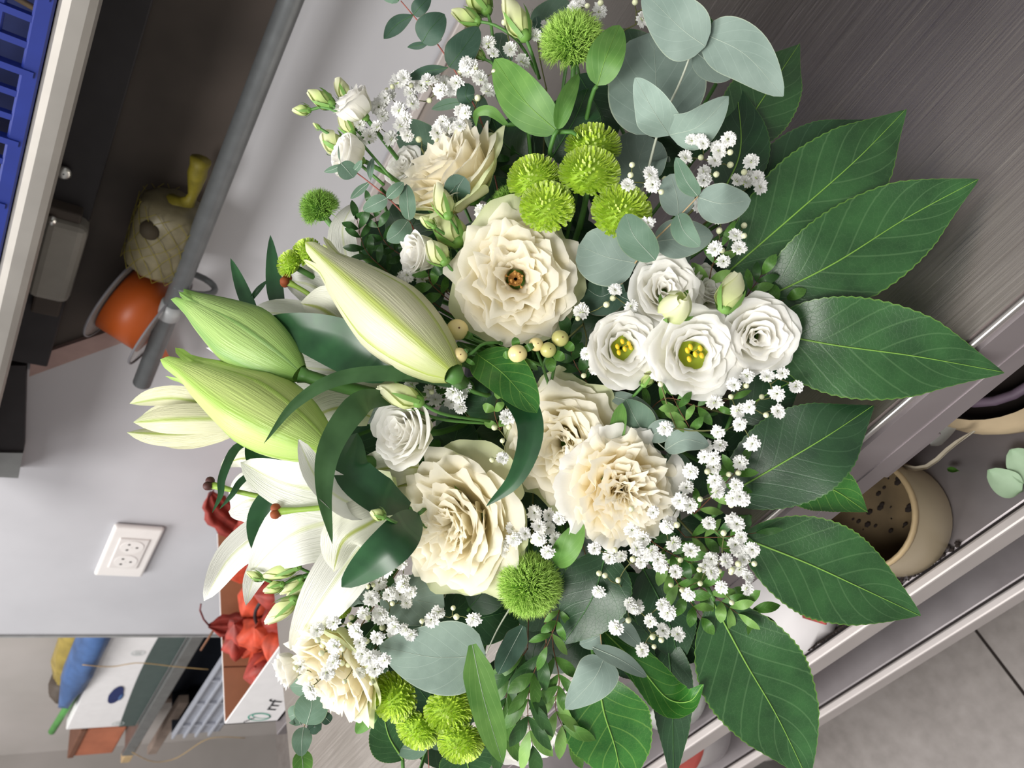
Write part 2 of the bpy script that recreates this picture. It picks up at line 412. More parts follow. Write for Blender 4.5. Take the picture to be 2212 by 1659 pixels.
def wq(px, py, y=WALL_Y): return on(px, py, 1, y)
def quadbox(name, pts, depth, mat, par=None, **k):
    """a board: outline points with thickness along the vector depth"""
    pts = [Vector(p) for p in pts]; d = Vector(depth); n = len(pts); mb = MB()
    mb.v = pts + [p + d for p in pts]; mb.f = [tuple(range(n)), tuple(reversed(range(n, 2 * n)))] + [(i, n + i, n + (i + 1) % n, (i + 1) % n) for i in range(n)]
    mb.m = [0] * len(mb.f)
    return mb.build(name, mat, par, smooth=False, **k)

# ------------------------------------------------------------------ walls and floor
WE = -1.718
struct('wall_back', MB().box((WE, WALL_Y, -1.3), (1.3, WALL_Y + .1, 1.6)).data('wall_back', 'wall_paint', False))
struct('trim_1', MB().box((WE - .006, WALL_Y - .004, -1.3), (WE, WALL_Y + .1, 1.6)).data('trim_1', 'trim_line', False))
struct('wall_far', MB().box((-5.2, 1.34, -1.3), (WE + .3, 1.44, 1.6)).data('wall_far', 'back_wall_paint', False))
struct('wall_left', MB().box((on(100, 1624, 1, 1.34).x - .5, .95, -1.3), (on(100, 1624, 1, 1.34).x, 1.34, 1.6)).data('wall_left', 'back_wall_paint', False))
fl = struct('floor', MB().box((-5.2, -1.6, -1.36), (1.4, 1.85, -1.306)).data('floor', 'grout', False))
TJ = on(2103, 1352, 2, -1.3).x
x = TJ - .6 * 8
tile_me = bevel_src = MB().box((.0025, .0025, -.01), (.5975, .5975, 0)).data('tile', 'floor_tile', False)
for i in range(11):
    for j in range(-3, 4):
        o = add('tile', tile_me, fl, Matrix.Translation((TJ - .6 * 8 + .6 * i, .05 + .6 * (j - .42), -1.296)))

# ------------------------------------------------------------------ steel work table
tb = thing('steel_work_table', 'brushed steel work table with bright rim and lower shelves against the wall', 'table', Vector((-.1, FRONT_Y + .35, -1.296)))
T0 = Vector((-.1, FRONT_Y + .35, -1.296))
def tbox(name, a, b, mat, bw=0.0, lab=None):
    o = MB().box(Vector(a) - T0, Vector(b) - T0).build(name, mat, tb, smooth=False, label=lab)
    if bw: bevel(o, bw)
    return o
XR = 0.95
tbox('tabletop', (TABLE_X, FRONT_Y + .004, TABLE_Z - .02), (XR, WALL_Y - .002, TABLE_Z), 'brushed_steel')
tbox('front_rim', (TABLE_X, FRONT_Y - .001, TABLE_Z - .003), (XR, FRONT_Y + .002, TABLE_Z + .001), 'edge_steel', .001, 'bright polished front rim')
tbox('rear_upstand', (TABLE_X, WALL_Y - .012, TABLE_Z), (XR, WALL_Y - .001, TABLE_Z + .012), 'shelf_edge', .002)
tbox('apron', (TABLE_X, FRONT_Y - .002, TABLE_Z - .052), (XR, FRONT_Y + .012, TABLE_Z - .006), 'apron_steel')
tbox('apron_lip', (TABLE_X, FRONT_Y - .0026, TABLE_Z - .052), (XR, FRONT_Y, TABLE_Z - .034), 'apron_steel')
tbox('end_apron', (TABLE_X, FRONT_Y, TABLE_Z - .05), (TABLE_X + .012, WALL_Y - .004, TABLE_Z - .01), 'apron_steel', .002)
for zz in (-.69, -.885):
    tbox('shelf_board', (TABLE_X + .01, FRONT_Y + .01, zz - .012), (XR, WALL_Y - .03, zz), 'shelf_steel', .002)
    tbox('shelf_rail', (TABLE_X + .01, FRONT_Y - .003, zz - .026), (XR, FRONT_Y + .006, zz + .010), 'shelf_edge', .002, 'pale folded shelf edge')
for lx in (TABLE_X + .03, XR - .05):
    for ly in (FRONT_Y + .03, WALL_Y - .06):
        tbox('leg', (lx, ly, -1.296), (lx + .035, ly + .035, TABLE_Z - .02), 'galvanised', .003)
p = on(1915, 990, 1, FRONT_Y + .01)
tbox('bracket', (p.x - .014, FRONT_Y + .008, p.z - .020), (p.x + .03, FRONT_Y + .05, p.z + .012), 'apron_steel', .001)
p = on(1880, 1030, 1, FRONT_Y + .01)
tbox('bracket', (p.x - .012, FRONT_Y + .006, TABLE_Z - .066), (p.x + .012, FRONT_Y + .05, TABLE_Z - .050), 'pot_black', .001, 'black bracket under the apron')

# dark bowl that carries the stems
bw = thing('flower_pot', 'black flower pot hidden under the arrangement, holding the stems', 'pot', Vector((-.27, .375, TABLE_Z)))
MB().lathe([(.055, .002), (.062, .004), (.075, .075), (.08, .08), (.074, .08), (.06, .01), (.001, .01)], 32, cap0=True).build('pot_body', 'pot_black', bw)
MB().lathe([(.07, .062), (.04, .07), (.001, .072)], 24).build('floral_foam', 'ball_core', bw)

# ------------------------------------------------------------------ wall shelf, pipe, rolls
SY = 0.745
ws = thing('wall_shelf', 'wall shelf with aluminium front rail over a dark back panel', 'shelf', Vector((-.2, WALL_Y, -.02)))
S0 = Vector((-.2, WALL_Y, -.02))
def sbox(name, a, b, mat, bw_=0.0, lab=None):
    o = MB().box(Vector(a) - S0, Vector(b) - S0).build(name, mat, ws, smooth=False, label=lab)
    if bw_: bevel(o, bw_)
    return o
XE = -1.166
zt, zb_ = on(20, 480, 1, SY).z, on(101, 480, 1, SY).z
sbox('shelf_board', (XE, SY + .012, zt - .022), (XR, WALL_Y - .002, zt - .006), 'dark_panel')
sbox('front_rail', (XE, SY - .004, zb_), (XR, SY + .014, zt), 'rail_alu', .010, 'scratched aluminium front rail')
b1, b2 = wq(318, 0, .945), wq(190, 480, .945)
sbox('beam', (-.89, .925, b2.z), (XR, WALL_Y - .002, zt - .024), 'black_beam', .002, 'black beam under the shelf')
quadbox('beam_end', [wq(60, 770) - S0, wq(55, 955) - S0, wq(-20, 960) - S0, wq(-10, 770) - S0], (0, -.02, 0), 'black_beam', ws)
quadbox('end_cap', [wq(54, 955) - S0, wq(44, 1009) - S0, wq(-30, 1005) - S0, wq(-25, 953) - S0], (0, -.024, 0), 'galvanised', ws)
pz = wq(640, 0).z
quadbox('back_panel', [wq(72, 757) - S0, wq(217, 708) - S0, wq(345, 664) - S0, Vector((XR, WALL_Y, pz - .002)) - S0, Vector((XR, WALL_Y, zt - .03)) - S0, wq(20, 770) - S0], (0, -.008, 0), 'dark_panel', ws)
sbox('added_upper_panel', (XE, WALL_Y - .010, zt), (XR, WALL_Y - .002, 1.55), 'added_panel')  # unseen panel, added so the steel tabletop reflects something dark
quadbox('brace', [wq(70, 757) - S0, wq(66, 798) - S0, wq(214, 744) - S0, wq(335, 700) - S0, wq(335, 664) - S0, wq(217, 708) - S0], (0, -.016, 0), 'brace_wood', ws, label='reddish wooden strip along the slanted panel end')
for px, py in ((138, 372),):
    p = wq(px, py, .92); MB().lathe([(.0085, 0), (.0085, .003), (.006, .005), (.001, .005)], 14, 0, frame(p - S0, Vector((0, -1, 0)))).build('screw', 'screw_zinc', ws)
# gearbox-like grey box under the shelf
lb = thing('junction_box', 'grey junction box with screws fixed under the wall shelf', 'junction box', wq(120, 550, .93)); L0 = wq(120, 550, .93)
a, b = wq(60, 640, .90), wq(175, 492, .90)
bevel(MB().box((a.x - L0.x, .895 - L0.y, b.z - .010 - L0.z), (b.x - L0.x, WALL_Y - .012 - L0.y, zt - .03 - L0.z)).build('housing', 'box_grey', lb, smooth=False), .012, 3)
c1 = wq(150, 478, .91)
bevel(MB().box((b.x - L0.x, .905 - L0.y, c1.z - .012 - L0.z), (b.x + .014 - L0.x, WALL_Y - .012 - L0.y, zt - .03 - L0.z)).build('mounting_plate', 'dark_panel', lb, smooth=False), .003)
bevel(MB().box((a.x - .035 - L0.x, .91 - L0.y, b.z - .004 - L0.z), (a.x - L0.x, WALL_Y - .012 - L0.y, zt - .04 - L0.z)).build('mounting_plate', 'dark_panel', lb, smooth=False), .003)
MB().lathe([(.006, 0), (.006, .002), (.001, .003)], 12, 0, frame(wq(112, 476, .90) - L0, Vector((.3, -1, 0)))).build('screw', 'screw_zinc', lb)

PY = .865
pa, pb = on(664, -60, 1, PY), on(306, 828, 1, PY); pzz = (on(628, 0, 1, PY).z + on(306, 830, 1, PY).z) / 2
pp = thing('steel_pipe', 'grey steel pipe with clamp running along the wall under the shelf', 'pipe', Vector((pb.x, PY, pzz))); P0 = Vector((pb.x, PY, pzz))
PR = .0125
MB().tube([Vector((0, 0, 0)), Vector((XR - pb.x, 0, 0))], PR, 20).build('tube', 'pipe_grey', pp)
MB().lathe([(PR * .8, -.001), (.001, -.0012)], 16, 0, frame(Vector((0, 0, 0)), Vector((1, 0, 0)))).build('end_bore', 'pot_black', pp)
cx = on(362, 668, 1, PY).x - P0.x
MB().tube([Vector((cx - .012, 0, 0)), Vector((cx + .012, 0, 0))], PR * 1.18, 20).build('clamp', 'clamp_grey', pp)
hx = on(400, 620, 1, PY).x - P0.x
MB().tube([Vector((hx, .022 * cos(a) + .012, -.008 - .034 * sin(a) - .004)) for a in [i * pi / 10 for i in range(-2, 13)]], .0045, 8).build('hook', 'pipe_grey', pp)
MB().box((hx - .006, .0, -.008), (hx + .006, WALL_Y - PY - .002, .004)).build('wall_bracket', 'pipe_grey', pp, smooth=False)

# orange ribbon spool
ax = (on(352, 716, 1, .88) - on(258, 655, 1, .91)).normalized()
c = on(302, 668, 1, .905); sp = thing('ribbon_spool', 'spool of orange ribbon with clear flanges hanging behind the pipe', 'ribbon', frame(c, ax))
MB().lathe([(.02, -.030), (.052, -.030), (.052, .030), (.02, .030)], 40).build('ribbon', 'ribbon_orange', sp)
for z in (-.033, .033):
    MB().lathe([(.018, z - .0008), (.069, z - .0008), (.070, z), (.069, z + .0008), (.018, z + .0008)], 48).build('flange', 'smoky_plastic', sp)
    MB().lathe([(.0690, z - .0014), (.0712, z - .0014), (.0712, z + .0014), (.0690, z + .0014)], 48).build('flange_rim', 'tub_grey', sp)
MB().tube([Vector((0, 0, -.034)), Vector((0, 0, .034))], .019, 20).build('hub', 'smoky_plastic', sp)
inv = frame(c, ax).inverted()
tp = spline([on(330, 720, 1, .93), on(362, 780, 1, .945), on(400, 830, 1, .95)], 8)
mb = MB()
for i, q in enumerate(tp):
    q = inv @ q; mb.v += [q + Vector((0, 0, .012)), q - Vector((0, 0, .012))]
mb.f = [(2 * i, 2 * i + 1, 2 * i + 3, 2 * i + 2) for i in range(7)]; mb.m = [0] * 7
mb.build('loose_end', 'ribbon_orange', sp)

# netted twine roll
c = on(360, 508, 1, .90); ax = (on(385, 425, 1, .90) - on(330, 590, 1, .90)).normalized()
tw = thing('twine_roll', 'roll of pale twine in olive netting behind the pipe', 'twine', frame(c, ax)); RR, HH = .043, .052
rnd = random.Random(4); rs = [rnd.uniform(-.03, .03) for _ in range(40)]
MB().lathe([(.001, -HH), (RR * .8, -HH), (RR * .97, -HH * .85), (RR, -HH * .4), (RR * .98, 0), (RR, HH * .5), (RR * .95, HH * .85), (RR * .7, HH), (.004, HH)], 28, wob=lambda a, z: rs[int(a * 6) % 40] + .03 * sin(9 * a + z * 400)).build('twine', 'twine_pale', tw)
mb = MB()
for k in range(14):
    for s in (1, -1):
        mb.tube([Vector(((RR * 1.03) * cos(k * pi / 7 + s * i * .21 + .1 * sin(k * 5 + i)), (RR * 1.03) * sin(k * pi / 7 + s * i * .21 + .1 * sin(k * 5 + i)), -HH * .95 + 1.9 * HH * i / 8)) for i in range(9)], .0004, 4)
mb.build('net', 'net_olive', tw, kind='stuff')
inv = frame(c, ax).inverted()
tail = [inv @ q for q in spline([on(395, 448, 1, .905), on(415, 425, 1, .905), on(424, 385, 1, .905), on(434, 345, 1, .905)], 9)]
MB().tube(tail, [.024, .011, .007, .006, .008, .010, .012, .011, .013], 9, cap=True).build('net_tail', 'net_olive', tw)
hole = inv @ on(316, 500, 1, .862)
MB().ball(Vector((hole.x, hole.y, hole.z)).normalized() * .0 + Vector((hole.x, hole.y, 0)).normalized() * RR * .93 + Vector((0, 0, hole.z)), .013, 0, 12, 8).build('core_hole', 'core_dark', tw)

# ------------------------------------------------------------------ blue crate on the shelf
CX0, CX1, CH = -.80, .45, .26
bc = thing('blue_crate', 'blue plastic mesh crate standing on the wall shelf', 'crate', Vector((-.2, SY + .1, zt))); C0 = Vector((-.2, SY + .1, zt))
def cbox(name, a, b, mat, bw_=0.0):
    o = MB().box(Vector(a) - C0, Vector(b) - C0).build(name, mat, bc, smooth=False)
    if bw_: bevel(o, bw_, 1)
CY = SY + .006
cbox('base', (CX0, CY, zt + .001), (CX1, WALL_Y - .02, zt + .006), 'crate_blue')
cbox('back', (CX0, WALL_Y - .024, zt), (CX1, WALL_Y - .018, zt + CH), 'crate_inner')
cbox('bottom_rim', (CX0, CY - .004, zt + .001), (CX1, CY + .006, zt + .016), 'crate_blue', .002)
cbox('top_rim', (CX0, CY - .004, zt + CH - .02), (CX1, CY + .006, zt + CH), 'crate_blue', .002)
for i in range(1, 11): cbox('horizontal_bar', (CX0, CY - .001, zt + .016 + i * .0215 - .0032), (CX1, CY + .005, zt + .016 + i * .0215 + .0032), 'crate_blue', .0015)
n = 52
for i in range(n + 1):
    x = CX0 + (CX1 - CX0) * i / n; cbox('vertical_bar', (x - .003, CY - .003 - (.003 if i % 3 == 0 else 0), zt + .006), (x + .003, CY + .004, zt + CH - .01), 'crate_blue')
cb = thing('plastic_tub', 'pale plastic tub inside the blue crate', 'tub', Vector((-.52, SY + .09, zt + .007)))
MB().lathe([(.05, 0), (.056, .12), (.058, .12), (.058, .126), (.05, .126), (.046, .004), (.001, .004)], 24, cap0=True).build('tub_body', 'box_grey', cb)
cb = thing('wooden_stick', 'thin wooden stick leaning inside the blue crate', 'stick', Vector((-.33, SY + .05, zt + .007)))
MB().tube([Vector((0, 0, 0)), Vector((.03, .02, .22))], .003, 6).build('rod', 'wood_tan', cb)

# ------------------------------------------------------------------ wall socket
c = [wq(250, 1125), wq(350, 1135), wq(210, 1235), wq(318, 1237)]
x1, x0 = (c[0].x + c[1].x) / 2, (c[2].x + c[3].x) / 2; z1, z0 = (c[0].z + c[2].z) / 2 + .004, (c[1].z + c[3].z) / 2 + .002
sk = thing('wall_socket', 'white double wall socket with three-hole outlets on the wall', 'socket', Vector(((x0 + x1) / 2, WALL_Y, (z0 + z1) / 2))); hw, hh = (x1 - x0) / 2, (z1 - z0) / 2
bevel(MB().box((-hw, -.012, -hh), (hw, -.0005, hh)).build('cover_plate', 'socket_white', sk, smooth=False), .008, 3)
bevel(MB().box((-hw * .60, -.0145, -hh * .60), (hw * .60, -.010, hh * .60)).build('insert', 'socket_face', sk, smooth=False), .002)
for s in (-1, 1):
    o = MB().lathe([(.021, .0), (.021, .0008), (.001, .0008)], 24, 0, frame(Vector((s * hw * .29, -.0145, 0)), Vector((0, -1, 0)))).build('outlet', 'socket_white', sk, smooth=False)
    for (dx, dz) in ((-.009, .007), (.009, .007), (0, -.009)):
        MB().lathe([(.0026, 0), (.0026, .0004), (.0005, .0004)], 10, 0, frame(Vector((s * hw * .29 + dx, -.0153, dz)), Vector((0, -1, 0)))).build('hole', 'socket_hole', o)

# ------------------------------------------------------------------ cardboard tray of dried red husks
tx0, tx1, ty0, ty1, tz1, tz0 = -1.292, -.975, .557, .95, -.431, -.525
ct = thing('cardboard_tray', 'open white cardboard tray with brown inside, holding dried red husks', 'box', Vector(((tx0 + tx1) / 2, (ty0 + ty1) / 2, tz0))); K0 = Vector(((tx0 + tx1) / 2, (ty0 + ty1) / 2, tz0))
def tray(name, a, b, mat): return MB().box(Vector(a) - K0, Vector(b) - K0).build(name, mat, ct, smooth=False)
tray('bottom', (tx0, ty0, tz0), (tx1, ty1, tz0 + .004), 'card_brown')
for nm, a, b, nx, ny in (('front_side', (tx0, ty0), (tx1, ty0 + .003), 0, 1), ('back_side', (tx0, ty1 - .003), (tx1, ty1), 0, -1), ('end_side', (tx0, ty0), (tx0 + .003, ty1), 1, 0), ('end_side', (tx1 - .003, ty0), (tx1, ty1), -1, 0)):
    tray(nm, (a[0], a[1], tz0), (b[0], b[1], tz1), 'card_white')
    i0 = (a[0] + (.0032 if nx > 0 else (-.0010 if nx < 0 else .003)), a[1] + (.0032 if ny > 0 else (-.0010 if ny < 0 else .003)))
    i1 = (b[0] + (.0010 if nx > 0 else (-.0032 if nx < 0 else -.003)), b[1] + (.0010 if ny > 0 else (-.0032 if ny < 0 else -.003)))
    tray('lining', (i0[0], i0[1], tz0 + .004), (i1[0], i1[1], tz1 - .0005), 'card_brown')
tray('fold_line', (tx0 + .0038, ty0 + .10, tz0 + .004), (tx0 + .0046, ty0 + .102, tz1 - .001), 'card_brown_dark')
# printed logo and lettering on the front
def print_text(txt, size, loc, rot, mat, par, shear=0.0, name='lettering'):
    cu = bpy.data.curves.new(name, 'FONT'); cu.body = txt; cu.size = size; cu.shear = shear; cu.extrude = .0002; cu.materials.append(MATS[mat])
    o = bpy.data.objects.new(name, cu); COL.objects.link(o); bpy.context.view_layer.update()
    me = bpy.data.meshes.new_from_object(o.evaluated_get(bpy.context.evaluated_depsgraph_get())); bpy.data.objects.remove(o)
    o = bpy.data.objects.new(name, me); COL.objects.link(o); o.parent = par; o.location = loc; o.rotation_euler = rot; return o
lg = on(560, 1548, 1, ty0) - K0
def ringmark(par, c, rx, rz, wd, mat, name='logo_ring', tilt=0.0, y=-.0006, a0=0, a1=2 * pi):
    mb = MB(); n = 28
    for i in range(n + 1):
        a = a0 + (a1 - a0) * i / n
        for q in (1, 1 - wd): 
            px, pz = rx * q * cos(a), rz * q * sin(a); mb.v.append(Vector((c.x + px * cos(tilt) - pz * sin(tilt), c.y + y, c.z + px * sin(tilt) + pz * cos(tilt))))
    mb.f = [(2 * i, 2 * i + 1, 2 * i + 3, 2 * i + 2) for i in range(n)]; mb.m = [0] * n
    return mb.build(name, mat, par, smooth=False)
ringmark(ct, lg, .014, .022, .12, 'ink_green', tilt=-.4); ringmark(ct, lg + Vector((.002, 0, -.003)), .008, .020, .14, 'ink_green', tilt=-.4)
p = on(590, 1532, 1, ty0) - K0
print_text('rrf', .036, Vector((lg.x + .020, p.y - .0007, lg.z - .020)), (pi / 2, 0, 0), 'ink_black', ct, .25)
for i in range(5):
    q = on(530 + i * 5, 1556 - i * 2, 1, ty0) - K0; MB().box((q.x - .008, q.y - .0006, q.z - .0008), (q.x - .002, q.y - .0003, q.z + .0008)).build('small_print', 'ink_black', ct, smooth=False)
# husks
rnd = random.Random(8)
def husk(name, label, cat, c, R, mat, seed, group=None, L=1.3, spikes=5):
    r2 = random.Random(seed); t = thing(name, label, cat, frame(c, Vector((r2.uniform(-1, 1), r2.uniform(-1, .2), r2.uniform(-.2, 1)))), group)
    ph = r2.uniform(0, 6)
    MB().lathe([(.03 * R, -.9 * R), (.6 * R, -.7 * R), (.95 * R, -.2 * R), (.85 * R, .4 * R), (.45 * R, .9 * R), (.05 * R, L * R)], 20, wob=lambda a, z: .16 * cos(spikes * a + ph) + .08 * sin(3 * a + z * 90 + ph)).build('husk_skin', mat, t)
    MB().tube([Vector((0, 0, -.85 * R)), Vector((.1 * R, 0, -1.2 * R)), Vector((.3 * R, .1 * R, -1.5 * R))], .0012, 5).build('stalk', 'stem_brown', t)
for i in range(30):
    x = rnd.uniform(tx0 + .075, tx1 - .04) if i > 5 else tx0 + .075 + .02 * i; y = rnd.uniform(ty0 + .035, ty1 - .04); z = tz0 + .045 + rnd.uniform(0, .05)
    husk('dried_husk', 'crinkled orange-red lantern husk lying in the cardboard tray', 'dried flower', Vector((x, y, z)), rnd.uniform(.024, .034), rnd.choice(['husk_orange', 'husk_orange', 'husk_red']), i, 'orange-red husks in the tray')
def dried(label, pts, wd, mat, y, stalk=None):
    wp = [on(a, b, 1, y + dy) for (a, b, dy) in pts]; o0 = wp[0]; t = thing('dried_leaf', label, 'dried leaf', o0, 'dried red leaves')
    line = spline(wp, 13); sc = o0.dot(FW) / F; r2 = random.Random(int(wd))
    def fn(u, v):
        i = int(round(u * 12)); tt = (line[min(i + 1, 12)] - line[max(i - 1, 0)]).normalized(); s = tt.cross(-line[i].normalized()).normalized(); nn = s.cross(tt)
        w_ = wd * sc / 2 * (sin(pi * (.08 + .9 * u)) + .06) * (1 + .12 * sin(u * 26))
        return line[i] + s * v * w_ + nn * (.22 * w_ * sin(v * 9 + u * 3)) - o0
    add('leaf_blade', grid_data('leaf_blade', fn, 12, 14, mat), t)
    if stalk: MB().tube([on(a, b, 1, y + dy) - o0 for (a, b, dy) in stalk], .0016, 6).build('stalk', 'husk_purple', t)
dried('ribbed dark red leaf standing against the wall above the tray', [(555, 1165, -.02), (500, 1130, -.01), (468, 1095, 0), (455, 1062, .0)], 62, 'leaf_red', .93, [(455, 1062, 0), (450, 1075, -.004), (462, 1058, 0)])
dried('crumpled dark red leaf over the tray rim with a curled stalk', [(600, 1372, -.03), (540, 1362, -.01), (490, 1352, 0), (450, 1352, .0)], 58, 'leaf_red', .72, [(452, 1352, 0), (440, 1338, 0), (432, 1318, 0), (434, 1305, 0)])
dried('red leaf lying flat along the tray rim', [(572, 1374, .0), (530, 1380, .0), (480, 1378, .0)], 40, 'husk_red', .70)
t = thing('twig', 'short brown twig poking over the tray rim', 'twig', on(434, 1404, 1, .74)); o0 = on(434, 1404, 1, .74)
MB().tube([Vector((0, 0, 0)), on(448, 1382, 1, .74) - o0, on(462, 1360, 1, .74) - o0], .0022, 7).build('twig_wood', 'stem_brown', t)
t = thing('black_stalk', 'black curved stalk across the orange husks', 'stalk', on(575, 1388, 1, .66)); o0 = on(575, 1388, 1, .66)
MB().tube([q - o0 for q in spline([on(578, 1390, 1, .66), on(556, 1350, 1, .66), on(552, 1320, 1, .66), on(575, 1285, 1, .66)], 10)], .003, 7).build('stalk_wood', 'pot_black', t)

# stand under the tray
sd = thing('wooden_stand', 'grey wooden stand with dark gap supporting the cardboard tray', 'stand', Vector((-1.14, .75, -1.296))); O0 = Vector((-1.14, .75, -1.296))
def stbox(nm, a, b, m): bevel(MB().box(Vector(a) - O0, Vector(b) - O0).build(nm, m, sd, smooth=False), .002)
stbox('top_board', (-1.31, .54, -.545), (-.97, .955, -.526), 'shelf_steel')
stbox('post', (-1.31, .54, -1.296), (-1.275, .575, -.545), 'wood_grey'); stbox('post', (-1.005, .54, -1.296), (-.97, .575, -.545), 'wood_grey')
stbox('post', (-1.31, .92, -1.296), (-1.275, .955, -.545), 'wood_grey'); stbox('post', (-1.005, .92, -1.296), (-.97, .955, -.545), 'wood_grey')
stbox('dark_back', (-1.275, .60, -1.2), (-1.005, .61, -.56), 'pot_black'); stbox('cross_rail', (-1.275, .545, -.62), (-1.005, .57, -.59), 'wood_tan'); stbox('cross_rail', (-1.275, .545, -.9), (-1.005, .57, -.86), 'wood_grey')

# ------------------------------------------------------------------ things on the rack beyond the wall end
YB = 1.15
def bp(px, py, y=YB): return on(px, py, 1, y)
rk = thing('metal_rack', 'galvanised metal rack beyond the wall end, carrying boxes', 'rack', bp(290, 1610)); R0 = bp(290, 1610)
rz = (bp(380, 1400).z + bp(300, 1590).z) / 2; rx0, rx1 = bp(292, 1612).x, bp(420, 1340).x + .25
def rbox(nm, a, b, m): bevel(MB().box(Vector(a) - R0, Vector(b) - R0).build(nm, m, rk, smooth=False), .002)
rbox('front_rail', (rx0, YB - .03, rz - .024), (rx1, YB - .015, rz + .012), 'galvanised'); rbox('shelf_deck', (rx0, YB - .012, rz - .006), (rx1, 1.31, rz + .004), 'galvanised')
rbox('rear_rail', (rx0, 1.31, rz - .02), (rx1, 1.325, rz + .02), 'galvanised')
for (x, y) in ((rx1 - .03, YB - .01), (rx1 - .03, 1.29), (rx0 + .01, 1.29)): rbox('post', (x, y, -1.296), (x + .03, y + .03, rz + .2 if y < 1.3 else rz + .03), 'wood_grey')
rbox('lower_deck', (rx0 + .1, YB + .02, -1.0), (rx1, 1.31, -.985), 'galvanised')
# white and green carton
cz1, cz0 = bp(150, 1560).z, rz + .006; cx0, cx1 = bp(200, 1573).x, rx1 - .06
gb = thing('florist_carton', 'white carton with dark green wave print and hand hole on the rack', 'box', Vector((cx0, YB, cz0))); G0 = Vector((cx0, YB, cz0)); cw, chh, cd = cx1 - cx0, cz1 - cz0, .15
bevel(MB().box((0, 0, 0), (cw, cd, chh)).build('carton_body', 'card_white', gb, smooth=False), .003)
mb = MB(); nseg = 24
for i in range(nseg + 1):
    u = i / nseg; mb.v += [Vector((cw * u, -.0012, .004)), Vector((cw * u, -.0012, chh * (.30 + .10 * sin(u * 3.4 - .4))))]
mb.f = [(2 * i, 2 * i + 2, 2 * i + 3, 2 * i + 1) for i in range(nseg)]; mb.m = [0] * nseg
mb.build('printed_wave', 'card_green', gb, smooth=False)
e = bp(250, 1500) - G0
mb = MB(); mb.v = [Vector((e.x + (.055 if abs(cos(a)) > .5 else .040) * cos(a), -.0025, e.z + .019 * sin(a))) for a in [i * pi / 8 for i in range(16)]]; mb.f = [tuple(range(16))]; mb.m = [0]
mb.build('hand_hole', 'crate_inner', gb, smooth=False)
q = bp(256, 1505) - G0; MB().ball(Vector((q.x, .0, q.z - .006)), .014, 0, 10, 6, (1.8, .3, .5)).build('blue_lining', 'bag_blue', gb)
for (px, py) in ((298, 1410), (255, 1562)):
    q = bp(px, py) - G0; q.y = -.001; ringmark(gb, q, .015, .018, .14, 'ink_pale', y=-.001)
    for i in range(3): MB().box((q.x - .008 + i * .006, -.0022, q.z - .009), (q.x - .006 + i * .006, -.0018, q.z + .009)).build('emblem_bar', 'ink_pale', gb, smooth=False)
for i in range(5):
    q = bp(188 + i * 1, 1410 + i * 7) - G0; MB().box((q.x - .004, -.0016, q.z - .006), (q.x + .003, -.0012, q.z + .006)).build('printed_letter', 'ink_pale', gb, smooth=False)
# bags on top of the carton
def bag(name, label, px0, px1, py0, py1, mat, y, seed, cat='bag'):
    a, b = bp(px0, py1, y), bp(px1, py0, y); c = (a + b) / 2; t = thing(name, label, cat, c); r2 = random.Random(seed); ph = r2.uniform(0, 6)
    hx, hz = abs(b.x - a.x) / 2, max(.03, abs(b.z - a.z) / 2)
    MB().lathe([(.02, -1), (.7, -.96), (1, -.6), (.98, 0), (1.0, .5), (.75, .92), (.02, 1)], 26, 0, Matrix.Diagonal((hx, .06, hz, 1)), wob=lambda a_, z: .07 * sin(5 * a_ + z * 6 + ph) + .05 * sin(11 * a_ - z * 9)).build('bag_body', mat, t)
    return t
tz = cz1
for nm, lb_, x0_, x1_, z1_, y_, m_, sd_ in (('foil_bag', 'crinkled gold foil bag lying on the white carton', cx0 + .10, cx1, .10, YB + .10, 'bag_gold', 1), ('blue_bag', 'blue plastic bag slumped on the white carton', cx0 + .14, cx1 + .02, .075, YB + .02, 'bag_blue', 2), ('dark_bag', 'dark brown bag end behind the green rod', cx0 + .03, cx0 + .13, .07, YB + .11, 'bag_dark', 3)):
    t = thing(nm, lb_, 'bag', Vector(((x0_ + x1_) / 2, y_, tz + .002))); ph = sd_ * 2.0
    MB().lathe([(.02, 0), (.8, .03), (1, .3), (.96, .6), (.6, .9), (.02, 1)], 26, 0, Matrix.Diagonal(((x1_ - x0_) / 2, .055, z1_, 1)), wob=lambda a_, z: .09 * sin(5 * a_ + z * 60 + ph) + .05 * sin(11 * a_ - z * 90)).build('bag_body', m_, t)
g0 = bp(112, 1580, YB + .03); t = thing('green_rod', 'green plastic rod lying across the carton top', 'rod', g0)
MB().tube([Vector((0, 0, 0)), bp(165, 1495, YB + .03) - g0], .011, 10).build('rod_body', 'rod_green', t)
# terracotta tray and wooden slat
a, b = bp(150, 1635, 1.2), bp(248, 1560, 1.2)
t = thing('terracotta_trough', 'terracotta coloured trough behind the white carton', 'trough', Vector((a.x, 1.2, rz + .006)))
bevel(MB().box((0, 0, 0), (.20, .1, max(.06, bp(160, 1620, 1.2).z - rz))).build('trough_body', 'terracotta', t, smooth=False), .006)
bevel(MB().box((-.004, -.004, max(.06, bp(160, 1620, 1.2).z - rz) - .015), (.204, .104, max(.06, bp(160, 1620, 1.2).z - rz) + .004)).build('trough_rim', 'card_brown_dark', t, smooth=False), .003)
s0 = bp(270, 1648, YB - .02); t = thing('timber_batten', 'pale wooden slat sticking out beside the carton', 'slat', s0)
bevel(MB().box((0, 0, -.014), (.16, .03, .014)).build('slat_board', 'wood_tan', t, smooth=False), .002)
s0 = bp(325, 1630, YB + .05); t = thing('grey_post', 'weathered wooden post below the rack rail', 'post', s0)
bevel(MB().box((0, 0, -.02), (.4, .03, .012)).build('post_board', 'wood_grey', t, smooth=False), .002)
